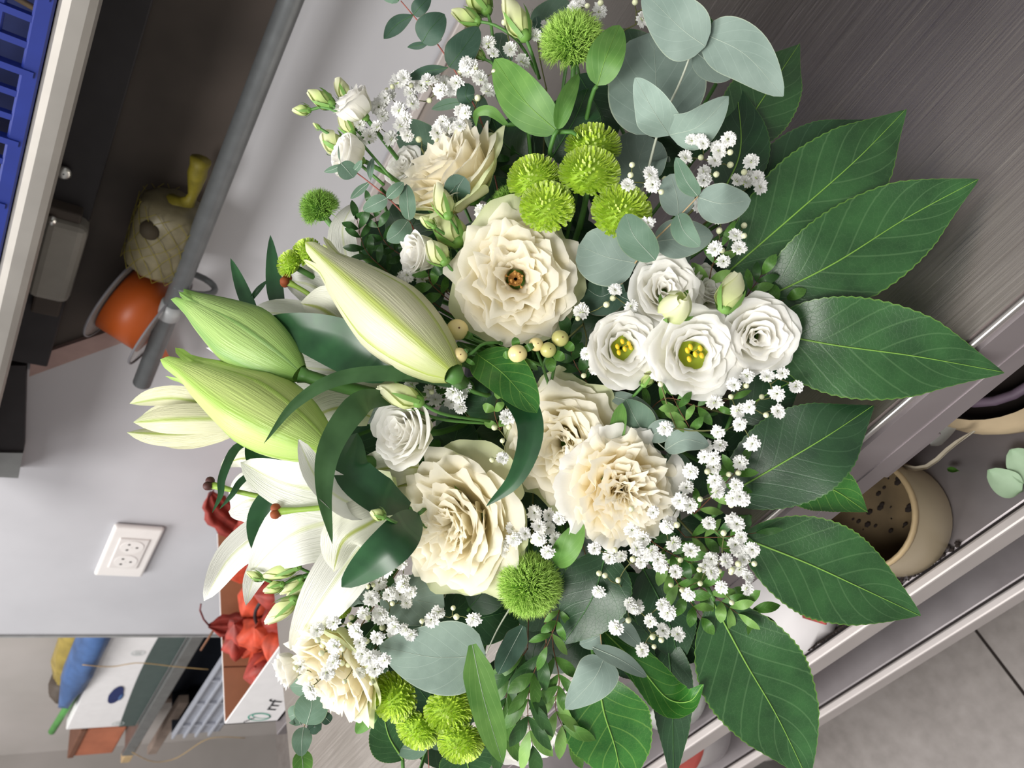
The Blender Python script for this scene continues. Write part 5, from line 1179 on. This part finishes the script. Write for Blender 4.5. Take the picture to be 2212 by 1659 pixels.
shrub('shrub sprig under baby\'s breath beside the carnation, uppermost', [(1500, 1110, .02), (1540, 1070, .006), (1580, 1030, .006), (1600, 1000, .01)], 5, 56, 20, [S1, S3], seed=10)
shrub('shrub sprig under baby\'s breath, tips on the leaf over the bucket', [(1480, 1160, .02), (1560, 1160, .006), (1640, 1150, .006)], 6, 56, 20, [S1, S2, S3], seed=11)
shrub('shrub sprig under baby\'s breath, tips on the largest leaf', [(1450, 1230, .02), (1530, 1280, .006), (1600, 1330, .006)], 7, 56, 22, [S1, S3], seed=12)
shrub('lime shrub sprig running along the lower edge of the baby\'s breath', [(1430, 1200, .02), (1470, 1270, .006), (1520, 1340, .004)], 6, 54, 22, [S3, S1], seed=13)
shrub('shrub sprig under baby\'s breath next to the carnation tail', [(1380, 1150, .02), (1440, 1190, .01), (1500, 1220, .008)], 6, 54, 20, [S1, S2], seed=14)
shrub('shrub tuft between the cream lily bud and the open rose', [(960, 640, .014), (930, 610, .004), (925, 575, .004)], 4, 50, 22, [S1, S2], seed=15)
shrub('dark twiggy shrub behind the lily petal near the white cup', [(880, 560, .03), (830, 520, .024), (800, 440, .024)], 7, 40, 16, [S2], seed=16)
shrub('dark shrub spray beside the small green ball against the wall', [(850, 600, .03), (790, 540, .024), (770, 470, .028)], 7, 44, 16, [S2], seed=17)
shrub('small shrub leaves between rose and button flowers', [(1060, 470, .016), (1030, 430, .01), (1010, 420, .012)], 4, 34, 16, [S2, S1], seed=18)
shrub('lime leaf pair between the half-open lisianthus stems and sweeping leaf', [(1080, 930, .014), (1068, 890, .006), (1075, 860, .006)], 3, 34, 20, [S3], seed=19)
shrub('dark shrub twig behind the upper button flowers', [(1220, 420, .03), (1130, 370, .03), (1075, 300, .034)], 7, 44, 18, [S2], seed=20)
shrub('dark hypericum twig with paired leaves beside the berries', [(1270, 830, .024), (1240, 780, .014), (1225, 720, .014)], 5, 44, 24, [S2], seed=21)
shrub('shrub twig behind baby\'s breath under the tilted rose', [(900, 1330, .03), (860, 1290, .026), (800, 1250, .026)], 6, 42, 18, [S2], seed=22)
shrub('short shrub tuft at the foot of the striped leaf beside the white bag', [(1560, 1290, .02), (1610, 1310, .01), (1640, 1330, .012)], 4, 56, 22, [S1], seed=23)

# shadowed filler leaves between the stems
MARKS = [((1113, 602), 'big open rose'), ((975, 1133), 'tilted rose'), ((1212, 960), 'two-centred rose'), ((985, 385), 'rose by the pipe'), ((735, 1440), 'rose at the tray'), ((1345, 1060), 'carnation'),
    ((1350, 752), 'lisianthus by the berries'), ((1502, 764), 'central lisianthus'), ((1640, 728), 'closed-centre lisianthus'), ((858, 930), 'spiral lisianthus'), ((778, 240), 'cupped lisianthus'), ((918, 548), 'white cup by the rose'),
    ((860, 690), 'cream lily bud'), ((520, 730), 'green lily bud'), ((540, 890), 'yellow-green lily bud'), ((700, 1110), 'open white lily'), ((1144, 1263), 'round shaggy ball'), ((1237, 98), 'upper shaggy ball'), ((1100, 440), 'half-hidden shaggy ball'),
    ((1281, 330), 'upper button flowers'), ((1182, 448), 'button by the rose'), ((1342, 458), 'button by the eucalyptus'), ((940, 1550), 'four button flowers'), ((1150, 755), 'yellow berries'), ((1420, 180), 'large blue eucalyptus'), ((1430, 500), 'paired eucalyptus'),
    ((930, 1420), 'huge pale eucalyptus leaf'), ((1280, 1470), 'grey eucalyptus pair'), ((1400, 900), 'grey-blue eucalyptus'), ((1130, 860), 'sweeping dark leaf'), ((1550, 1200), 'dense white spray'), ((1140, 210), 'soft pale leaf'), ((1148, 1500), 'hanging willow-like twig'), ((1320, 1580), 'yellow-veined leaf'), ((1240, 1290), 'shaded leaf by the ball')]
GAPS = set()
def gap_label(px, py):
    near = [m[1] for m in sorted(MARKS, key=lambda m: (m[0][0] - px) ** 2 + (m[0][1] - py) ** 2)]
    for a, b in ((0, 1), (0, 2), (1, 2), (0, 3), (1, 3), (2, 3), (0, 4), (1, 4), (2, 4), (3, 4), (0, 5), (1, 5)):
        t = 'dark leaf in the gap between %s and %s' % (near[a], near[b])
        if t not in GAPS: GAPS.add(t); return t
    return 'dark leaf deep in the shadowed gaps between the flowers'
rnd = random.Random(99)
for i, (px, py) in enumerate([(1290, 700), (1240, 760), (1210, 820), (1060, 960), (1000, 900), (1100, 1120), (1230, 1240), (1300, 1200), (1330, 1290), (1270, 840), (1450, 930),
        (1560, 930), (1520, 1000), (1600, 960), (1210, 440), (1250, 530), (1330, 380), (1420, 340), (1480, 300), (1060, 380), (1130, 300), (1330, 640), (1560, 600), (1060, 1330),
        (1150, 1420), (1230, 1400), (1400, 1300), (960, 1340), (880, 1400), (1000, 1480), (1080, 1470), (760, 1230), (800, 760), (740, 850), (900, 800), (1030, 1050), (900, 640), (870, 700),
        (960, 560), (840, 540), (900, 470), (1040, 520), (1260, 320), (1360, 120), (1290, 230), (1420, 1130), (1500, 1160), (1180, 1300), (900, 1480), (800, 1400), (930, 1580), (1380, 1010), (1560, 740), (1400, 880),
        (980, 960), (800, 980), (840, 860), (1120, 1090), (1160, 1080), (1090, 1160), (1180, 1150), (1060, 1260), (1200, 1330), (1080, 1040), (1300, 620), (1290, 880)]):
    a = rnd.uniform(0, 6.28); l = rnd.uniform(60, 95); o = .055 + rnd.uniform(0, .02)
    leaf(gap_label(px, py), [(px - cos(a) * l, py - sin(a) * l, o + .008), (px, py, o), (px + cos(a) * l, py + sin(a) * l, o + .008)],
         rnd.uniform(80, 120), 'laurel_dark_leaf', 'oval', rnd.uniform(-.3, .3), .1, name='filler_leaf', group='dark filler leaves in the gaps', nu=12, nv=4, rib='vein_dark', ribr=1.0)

# ------------------------------------------------------------------ shaggy green balls
def shaggy(label, px, py, rpx, ax, n=2600, off=0.0, mat='ball_green', dome=-.35, seed=0, ln=.5):
    axis = V(*ax); pos = Q(px, py, off); R = px2m(px, py, rpx, off); M = frame(pos, axis); t = thing('shaggy_green_ball', label, 'flower', M, 'shaggy green dianthus balls')
    rnd = random.Random(seed); mb = MB()
    for i in range(n):
        z = 1 - (1 - dome) * (i + .5) / n; a = i * 2.39996 + rnd.uniform(-.2, .2); s = sqrt(max(0, 1 - z * z))
        d = Vector((s * cos(a), s * sin(a), z)); sd = d.orthogonal().normalized(); sd.rotate(Matrix.Rotation(rnd.uniform(0, 6.28), 3, d))
        L = R * ln * rnd.uniform(.75, 1.12); b = d * R * (1 - ln); curv = sd * L * rnd.uniform(.1, .6)
        p1 = b + d * L * .6 + curv * .35; p2 = b + d * L * (1.0 - .1) + curv; wv = d.cross(sd) * R * .012
        k = len(mb.v); wn = sd * R * .008
        mb.v += [b + wv, b - wv, p1 + wv * .9 + wn, p1 - wv * .9 + wn, p1 - wn, p2]
        mb.f += [(k, k + 1, k + 3, k + 2), (k + 2, k + 3, k + 5), (k + 1, k, k + 4), (k + 4, k + 2, k + 5), (k + 3, k + 4, k + 5)]; mb.m += [0] * 5
    mb.build('bristles', mat, t, smooth=False, kind='stuff')
    MB().ball(Vector((0, 0, 0)), R * (1.02 - ln), 0, 16, 10).build('core', 'ball_core', t)
    stem(t, M, pos - axis * R * .5, axis, .0018, seed=seed)
shaggy('shaggy green ball at the frame edge above soft pale leaves', 1237, 98, 78, (-.1, -.75, .6), seed=1)
shaggy('small shaggy green ball sticking up against the wall', 692, 452, 48, (-.4, -.75, .5), 1800, .012, 'ball_deep', seed=2)
shaggy('round shaggy green ball beside the tilted rose', 1144, 1263, 76, (-.05, .05, 1), seed=3, off=-.006)
shaggy('darker shaggy ball half hidden behind the green button flowers', 1100, 440, 42, (-.3, .1, .9), 1500, .014, 'ball_deep', seed=4)

# ------------------------------------------------------------------ green button chrysanthemums
def button_mesh(seed):
    rnd = random.Random(seed); mb = MB(); n = 380
    for i in range(n):
        th = sqrt((i + .5) / n) * 1.85; a = i * 2.39996 + rnd.uniform(-.25, .25); th += rnd.uniform(-.05, .05); th = max(.02, th); d = Vector((sin(th) * cos(a), sin(th) * sin(a), cos(th) * .78))
        out = Vector((cos(a), sin(a), 0)); sd = Vector((-sin(a), cos(a), 0)); f = th / 1.85
        nrm = Vector((sin(th) * cos(a), sin(th) * sin(a), cos(th))).normalized()
        tip = d * 1.0 + nrm * .06 * rnd.uniform(.7, 1.2) + Vector((0, 0, .05)) + out * .05 * f
        base = d * .72; mid = d * .93 + out * .05; wv = sd * (.034 + .028 * f); dn = -nrm * .03
        k = len(mb.v); mb.v += [base - wv * .6, base + wv * .6, mid - wv, mid + dn, mid + wv, tip - wv * .85, tip + wv * .85, tip + dn * .5 + nrm * .03]
        mb.f += [(k, k + 3, k + 2), (k, k + 1, k + 3), (k + 1, k + 4, k + 3), (k + 2, k + 3, k + 7, k + 5), (k + 3, k + 4, k + 6, k + 7)]; mb.m += [0, 0, 0, 1, 1] if i % 2 else [0] * 5
    return mb.data('florets', ['button_green', 'button_tip'], False)
BM = [button_mesh(s) for s in range(3)]
BC = MB().ball(Vector((0, 0, -.02)), .8, 0, 16, 10, (1, 1, .72)).data('heart', ['button_core'])
BX = MB().lathe([(.06, -.62), (.3, -.5), (.62, -.28), (.6, -.2)], 14).data('calyx', ['sepal_green'])
def button(label, px, py, rpx, ax, off=0.0, seed=0):
    axis = V(*ax); pos = Q(px, py, off); R = px2m(px, py, rpx, off); M = frame(pos, axis, seed); t = thing('button_chrysanthemum', label, 'flower', M, 'lime green button chrysanthemums')
    S = Matrix.Scale(R, 4)
    add('florets', BM[seed % 3], t, S, kind='stuff'); add('heart', BC, t, S); add('calyx', BX, t, S)
    stem(t, M, pos - axis * R * .55, axis, .0019, seed=seed)
for i, a in enumerate([
    ('lime button flower uppermost in the stack next to blue eucalyptus', 1281, 318, 56, (0, -.75, .65), .006),
    ('lime button flower directly below the uppermost, on a thick stalk', 1273, 375, 61, (0, -.6, .75), -.008),
    ('lime button flower overlapping the darker shaggy ball', 1152, 385, 53, (-.3, -.6, .7), -.002),
    ('lime button flower touching the top of the big open rose', 1182, 448, 55, (-.05, -.4, .9), -.010),
    ('lime button flower beside the eucalyptus pairs with baby\'s breath on it', 1342, 458, 60, (.1, -.4, .9), -.008),
    ('outer lime button flower behind the lily against the wall', 628, 570, 30, (-.6, -.4, .6), .016),
    ('inner lime button flower behind the lily against the wall', 662, 546, 32, (-.5, -.5, .6), .018),
    ('lime button flower touching the huge pale eucalyptus leaf, first of four', 853, 1505, 50, (-.45, .1, .85), .006),
    ('lime button flower under the huge pale leaf, next to the long green one', 970, 1532, 50, (.2, .35, .85), .004),
    ('lime button flower in the middle of the group of four near the steel', 905, 1572, 46, (-.3, .5, .8), .004),
    ('lime button flower at the frame edge, last of the group of four', 996, 1601, 47, (.05, .5, .8), .0),
    ('sliver of lime button flower behind the rose nearest the tray', 732, 1308, 26, (-.1, -.2, 1), .03),
    ('sliver of lime button flower above the huge pale leaf', 862, 1388, 24, (0, .1, 1), .012)]): button(a[0], a[1], a[2], a[3], a[4], a[5], i)

# ------------------------------------------------------------------ hypericum berries
o0 = Q(1150, 790, .01); hy = None
def berries(label, items, stems):
    o0 = Q(*stems[0][0]); t = thing('hypericum_sprig', label, 'berries', o0, 'hypericum berries')
    for s in stems: MB().tube([p - o0 for p in spline([Q(*q) for q in s], 8)], .0009, 6).build('stem', 'stem_green', t)
    MB().tube([p - o0 for p in spline([o0, o0.lerp(STEM_ROOT, .5), STEM_ROOT], 6)], .0011, 6).build('lower_stem', 'stem_green', t)
    for (px, py, r, off, gm, sp) in items:
        c = Q(px, py, off) - o0; R = px2m(px, py, r, off)
        b = MB().ball(c, R, 0, 18, 12, (1, 1, 1.06)).build('berry', gm, t)
        tipd = V(.25, -.1, 1); MB().ball(c + tipd * R * 1.0, R * .09, 0, 6, 4).build('tip_scar', 'stem_brown', b)
        for (dx, dy, l) in sp:
            blade(t, o0, 'sepal', [(px + dx * .3, py + dy * .3, off + .003), (px + dx * .7, py + dy * .7, off - .001), (px + dx, py + dy, off + .001)], l, S1, 'oval', fold=.1, nu=7, nv=4)
berries('three pale yellow berries with green sepals beneath the big open rose', [(1118, 764, 20, -.022, 'berry_yellow', [(-32, 4, 18), (-6, -36, 18), (36, -20, 16), (44, 36, 14)]), (1158, 744, 15, -.018, 'berry_yellow', []), (1184, 756, 17, -.016, 'berry_green', [(36, 20, 22), (8, 48, 22)])],
        [[(1185, 830, .008), (1172, 790, -.008), (1160, 760, -.012)], [(1172, 790, -.008), (1140, 778, -.012), (1120, 768, -.016)], [(1172, 790, -.008), (1184, 765, -.012)]])
berries('single greenish berry between the open rose and lisianthus', [(1210, 731, 18, -.012, 'berry_green', [(30, 26, 20)])], [[(1190, 830, .01), (1200, 780, .0), (1208, 745, -.008)]])
berries('pale yellow berry on a bent stalk at the foot of the cream lily bud', [(992, 768, 17, -.024, 'berry_yellow', [(20, -14, 10), (34, 20, 10)])], [[(1080, 740, -.006), (1045, 742, -.014), (1020, 762, -.02), (1002, 770, -.02)]])
berries('pale yellow berry squeezed between the open rose and cream lily bud', [(988, 712, 23, -.004, 'berry_yellow', [(34, 18, 16)])], [[(1060, 745, .004), (1030, 735, .002), (1000, 718, -.002)]])

# ------------------------------------------------------------------ baby's breath
def floret_mesh(seed):
    rnd = random.Random(seed); mb = MB()
    for (n, r, z, cu) in ((7, 1.0, .0, -.05), (7, .84, .2, .05), (6, .64, .36, .12), (5, .42, .48, .15), (3, .2, .55, .1)):
        off = rnd.uniform(0, 6)
        for k in range(n):
            a = off + 2 * pi * k / n + rnd.uniform(-.25, .25); rr = r * rnd.uniform(.85, 1.1); ca, sa = cos(a), sin(a)
            def pt(q, w_, zz): return Vector((q * ca - w_ * sa, q * sa + w_ * ca, zz))
            h = .36 * rr + .05; k0 = len(mb.v); zt = z + rnd.uniform(-.06, .12)
            mb.v += [pt(.08, 0, -.1), pt(rr * .6, -h * .75, z), pt(rr * .62, 0, z - .07), pt(rr * .6, h * .75, z), pt(rr, -h * .55, zt + cu), pt(rr * .88, 0, zt), pt(rr, h * .55, zt + cu)]
            mb.f += [(k0, k0 + 2, k0 + 1), (k0, k0 + 3, k0 + 2), (k0 + 1, k0 + 2, k0 + 5, k0 + 4), (k0 + 2, k0 + 3, k0 + 6, k0 + 5)]; mb.m += [0] * 4
    mb.lathe([(.02, -.75), (.16, -.65), (.3, -.3), (.34, -.02), (.1, .0)], 7, 1)
    return mb.data('floret', ['gyp_white', 'gyp_calyx'])
FM = [floret_mesh(s) for s in range(5)]
FB = MB().ball(Vector((0, 0, 0)), .42, 0, 9, 6, (1, 1, 1.25)).lathe([(.02, -.75), (.12, -.6), (.33, -.25), (.30, .0)], 7, 1).data('bud', ['gyp_bud', 'gyp_calyx'])
def crop(x0, y0, s, pts): return [(x0 + x * s, y0 + y * s) for x, y in pts]
A = lambda *p: crop(1060, 800, .31646, p)
Bc = lambda *p: crop(1060, 1134, .31646, p)
Cc = lambda *p: crop(1060, 400, .31646, p)
Dd = lambda *p: crop(1060, 0, .31646, p)
Ee = lambda *p: crop(560, 0, .27125, p)
Ff = lambda *p: crop(560, 1209, .27125, p)
Gg = lambda *p: crop(340, 620, .29837, p)
def gyp(label, root, fl, bd, off=-.012, seed=0, size=17.5, extra=()):
    rnd = random.Random(seed); o0 = Q(*root); t = thing('babys_breath_spray', label, 'flower spray', o0, "baby's breath sprays")
    nodes = [Vector((root[0], root[1], root[2]))]; mb = MB(); ends = []
    for (lst, isb) in ((fl, False), (bd, True)):
        for (x, y) in lst: ends.append((x, y, isb, off + rnd.uniform(-.012, .010)))
    ends.sort(key=lambda e: (e[0] - root[0]) ** 2 + (e[1] - root[1]) ** 2)
    MB().tube([p - o0 for p in spline([o0, o0.lerp(STEM_ROOT, .5) + FW * .01, STEM_ROOT], 6)], .0007, 5).build('lower_stem', 'stem_thin', t)
    for (x, y, isb, o) in ends:
        tip = Vector((x, y, o)); par = min(nodes, key=lambda q: (q.x - x) ** 2 + (q.y - y) ** 2 + ((q.z - o) * 2500) ** 2 * .2 + .15 * ((q.x - root[0]) ** 2 + (q.y - root[1]) ** 2))
        mid = par.lerp(tip, .5) + Vector((rnd.uniform(-5, 5), rnd.uniform(-5, 5), .005))
        br = par.lerp(tip, .8); br.z += .004
        wp = [Q(*par), Q(*mid), Q(*br), Q(*tip)]; pts = spline(wp, 6)
        dist = sqrt((par.x - x) ** 2 + (par.y - y) ** 2); rr = (.00030 if dist < 60 else .00042)
        mb.tube([p - o0 for p in pts], rr, 4)
        nodes.append(mid); nodes.append(br)
        d = (pts[-1] - pts[-2]).normalized(); face = (d * .35 + V(rnd.uniform(-.7, .7), rnd.uniform(-.7, .7), .95)).normalized()
        R = px2m(x, y, size, o) * (rnd.uniform(.88, 1.15) if not isb else rnd.uniform(.75, 1.0))
        M = frame(pts[-1] - o0, d if isb else face, rnd.uniform(0, 6)) @ Matrix.Scale(R, 4)
        add('bud' if isb else 'floret', FB if isb else rnd.choice(FM), t, M)
    mb.build('branches', 'stem_thin', t)
gyp('baby\'s breath spray wrapping round the lower side of the carnation', (1345, 1250, .02), A((708, 1215), (812, 1275), (890, 1270), (965, 1090), (1040, 1150), (1100, 1235), (1080, 1255), (1025, 1310), (1110, 970), (1200, 1070), (1250, 1180), (1365, 1228), (1160, 1330), (1260, 1375), (1220, 1040), (1140, 1290), (1000, 1215), (1290, 905), (735, 1510)), A((960, 945), (1270, 1055), (870, 1430), (740, 1385), (1295, 1295), (850, 1225), (970, 1290)), seed=1)
gyp('dense baby\'s breath spray over the shrub beside the leaf on the bucket', (1530, 1190, .024), A((1490, 1045), (1505, 1290), (1510, 1375), (1605, 1300), (1680, 1050), (1710, 1140), (1670, 1190), (1785, 1225), (1730, 1290), (1700, 1360), (1755, 1410), (1750, 1490), (1575, 1480), (1350, 1530), (1690, 1220), (1650, 1030), (1470, 1330)), A((1590, 1110), (1425, 1360), (1305, 1500), (1645, 1585), (1800, 1320), (1645, 1360), (1430, 1455), (1690, 1320), (1230, 1465), (1640, 1380), (1560, 1370)), seed=2)
gyp('baby\'s breath spray climbing beside the dark leaf at the table rim', (1500, 1090, .024), A((1360, 920), (1335, 800), (1365, 690), (1465, 520), (1565, 510), (1460, 590), (1520, 600), (1520, 660), (1530, 750), (1545, 830), (1700, 630), (1675, 780), (1720, 880), (1700, 860), (1560, 790), (1290, 890), (1655, 870)), A((1640, 920), (1625, 710), (1480, 690), (1690, 700), (1430, 880)), seed=3)
gyp('loose baby\'s breath spray over the two big leaves below the lisianthus', (1600, 900, .024), A((1785, 500), (1700, 370), (1690, 275), (1765, 250), (1960, 280), (1955, 160), (2085, 110), (1990, 20), (1530, 215), (1890, 40), (1750, 40), (1660, 100), (1190, 395), (1550, 420)), A((1160, 95), (1745, 105), (1850, 180), (1980, 285), (1640, 180), (1880, 305)), seed=4, off=-.016)
gyp('baby\'s breath spray hanging in front of the dark leaves below the carnation', (1350, 1290, .02), Bc((970, 570), (1170, 545), (1210, 600), (1090, 655), (1175, 720), (1280, 745), (855, 705), (1035, 855), (1000, 560), (945, 535)), Bc((940, 650), (1165, 785), (1115, 830), (1105, 765), (870, 380), (740, 330), (780, 345)), seed=5)
gyp('baby\'s breath between the tilted rose, carnation and shaggy ball', (1150, 1165, .016), A((298, 972), (395, 990), (468, 1012), (330, 1065), (235, 1115), (150, 1080), (160, 1150), (440, 1150), (385, 1240), (395, 1075), (330, 1150), (110, 1240), (80, 1190)), A((290, 1165), (350, 1110), (200, 1160)), seed=6)
gyp('few baby\'s breath florets behind the sweeping dark leaf', (1100, 1000, .02), A((110, 320), (80, 600)), A((25, 390), (80, 480), (125, 385), (10, 610), (130, 150)), seed=7, off=.0)
gyp('baby\'s breath spray next to the berries and lisianthus', (1260, 700, .02), Cc((850, 715), (620, 860), (655, 1150), (715, 1255), (1140, 1290), (960, 830)), Cc((835, 770), (790, 815), (595, 910), (635, 1300), (755, 1305), (1160, 1360), (1215, 1345)), seed=8, off=-.004)
gyp('small baby\'s breath spray between eucalyptus pairs and glossy leaves', (1560, 560, .02), Cc((1670, 340), (1695, 430), (1530, 435), (1590, 520), (1560, 215), (1425, 135)), Cc((1730, 275), (1730, 345), (1560, 310), (1580, 445), (1480, 215)), seed=9, off=-.006)
gyp('baby\'s breath spray below the folded blue eucalyptus leaf', (1520, 430, .014), Dd((1370, 955), (1450, 980), (1545, 1010), (1620, 950), (1530, 1095), (1330, 1075), (1455, 1180), (1455, 1230), (1430, 960), (1560, 1030)), Dd((1635, 1040), (1635, 1125), (1435, 1075), (1540, 1190), (1190, 1220)), seed=10, off=-.020)
gyp('baby\'s breath spray against the dark leaf behind the glossy one', (1620, 400, .02), Dd((1780, 1100), (1680, 1230), (1760, 1210), (1820, 1215), (1840, 1275), (1740, 1240)), Dd((1730, 1175),), seed=11, off=-.002)
gyp('baby\'s breath florets scattered over the lime button flowers', (1340, 480, .02), Dd((1090, 1190), (1105, 1260), (935, 1265), (1075, 1520)), Dd((965, 1125), (955, 1195), (1165, 1310), (1100, 1240)), seed=12, off=-.026)
gyp('baby\'s breath spray at the frame edge over the upper shaggy ball', (1180, 190, .03), Dd((570, 50), (740, 80), (1035, 130), (385, 180), (310, 240), (600, 20), (1080, 60)), Dd((750, 20), (1060, 50), (985, 15), (905, 350), (660, 40)), seed=13, off=.012)
gyp('baby\'s breath spray beside the soft pale leaf and red eucalyptus stem', (1090, 300, .03), Ee((1655, 500), (1660, 560), (1770, 630), (1820, 720), (1930, 555), (1860, 420), (2000, 390), (1820, 340), (2100, 490), (1610, 890), (1640, 900), (1750, 610), (1640, 520), (1690, 530)), Ee((1600, 570), (1740, 780), (1720, 540), (1590, 655), (1950, 180), (1870, 570)), seed=14, off=.004)
gyp('wide baby\'s breath spray standing against the steel edge', (910, 320, .03), Ee((1400, 620), (1440, 720), (1530, 720), (1570, 660), (1250, 620), (1150, 620), (1090, 660), (1040, 760), (980, 820), (1200, 740), (1220, 820), (1110, 870), (980, 920), (940, 1005), (800, 990), (1160, 950), (830, 1100), (1050, 1100), (1290, 680), (1340, 640), (1480, 660), (1180, 1080), (1130, 1000), (1560, 700), (1000, 780), (1120, 640), (950, 850), (880, 1080)), Ee((1355, 800), (840, 880), (1270, 1110), (1060, 690), (1020, 720), (1330, 640), (1210, 680)), seed=15, off=.012)
gyp('baby\'s breath clump on top of the rose near the pipe', (980, 320, .03), Ee((1460, 970), (1430, 1030), (1500, 1020), (1570, 1020), (1640, 1000), (1540, 980), (1420, 1060), (1480, 1060), (1600, 1000)), Ee((1410, 1110), (1580, 1060)), seed=16, off=.014)
gyp('baby\'s breath spray between the tilted rose and the rose at the tray', (860, 1340, .03), Ff((1020, 80), (955, 180), (1145, 180), (1030, 280), (1120, 280), (1205, 260), (1170, 340), (890, 310), (830, 430), (960, 430), (1060, 265), (1140, 215), (970, 455), (900, 300), (1130, 30), (880, 140)), Ff((865, 215), (830, 170), (865, 460), (735, 460), (980, 540), (1060, 350), (910, 200)), seed=17, off=-.004)
gyp('baby\'s breath spray lying across the rose nearest the tray', (800, 1420, .02), Ff((590, 500), (460, 560), (590, 690), (770, 570), (800, 660), (940, 620), (820, 750), (910, 770), (590, 815), (540, 900), (800, 900), (1000, 800), (920, 870), (410, 1070), (330, 850), (790, 740), (880, 780), (400, 1030), (840, 800)), Ff((720, 520), (665, 710), (660, 825), (710, 835), (420, 580), (465, 640), (495, 745), (680, 970), (505, 680), (290, 860), (860, 650), (895, 980)), seed=18, off=-.022)
gyp('baby\'s breath florets above the huge pale eucalyptus leaf', (930, 1360, .02), Ff((1065, 500), (1060, 580), (1160, 560), (1210, 600), (1370, 480), (1425, 420), (1705, 475), (1080, 540)), Ff((1295, 490), (1545, 385), (1570, 455)), seed=19, off=-.01)
gyp('baby\'s breath spray between the cream lily bud and half-open lisianthus', (1010, 900, .024), Gg((1690, 570), (1840, 700), (1970, 750), (2010, 810), (2140, 760), (2200, 780), (2085, 690), (2130, 830), (2195, 870), (2180, 800), (2230, 720), (2160, 740)), Gg((2005, 665), (1985, 760), (1930, 790)), seed=20, off=.004)
gyp('few baby\'s breath florets under the white cup near the open rose', (960, 620, .02), [(880, 595), (912, 602), (870, 600), (1040, 455)], [(1055, 450), (1068, 452), (1046, 468)], seed=21, off=.006)
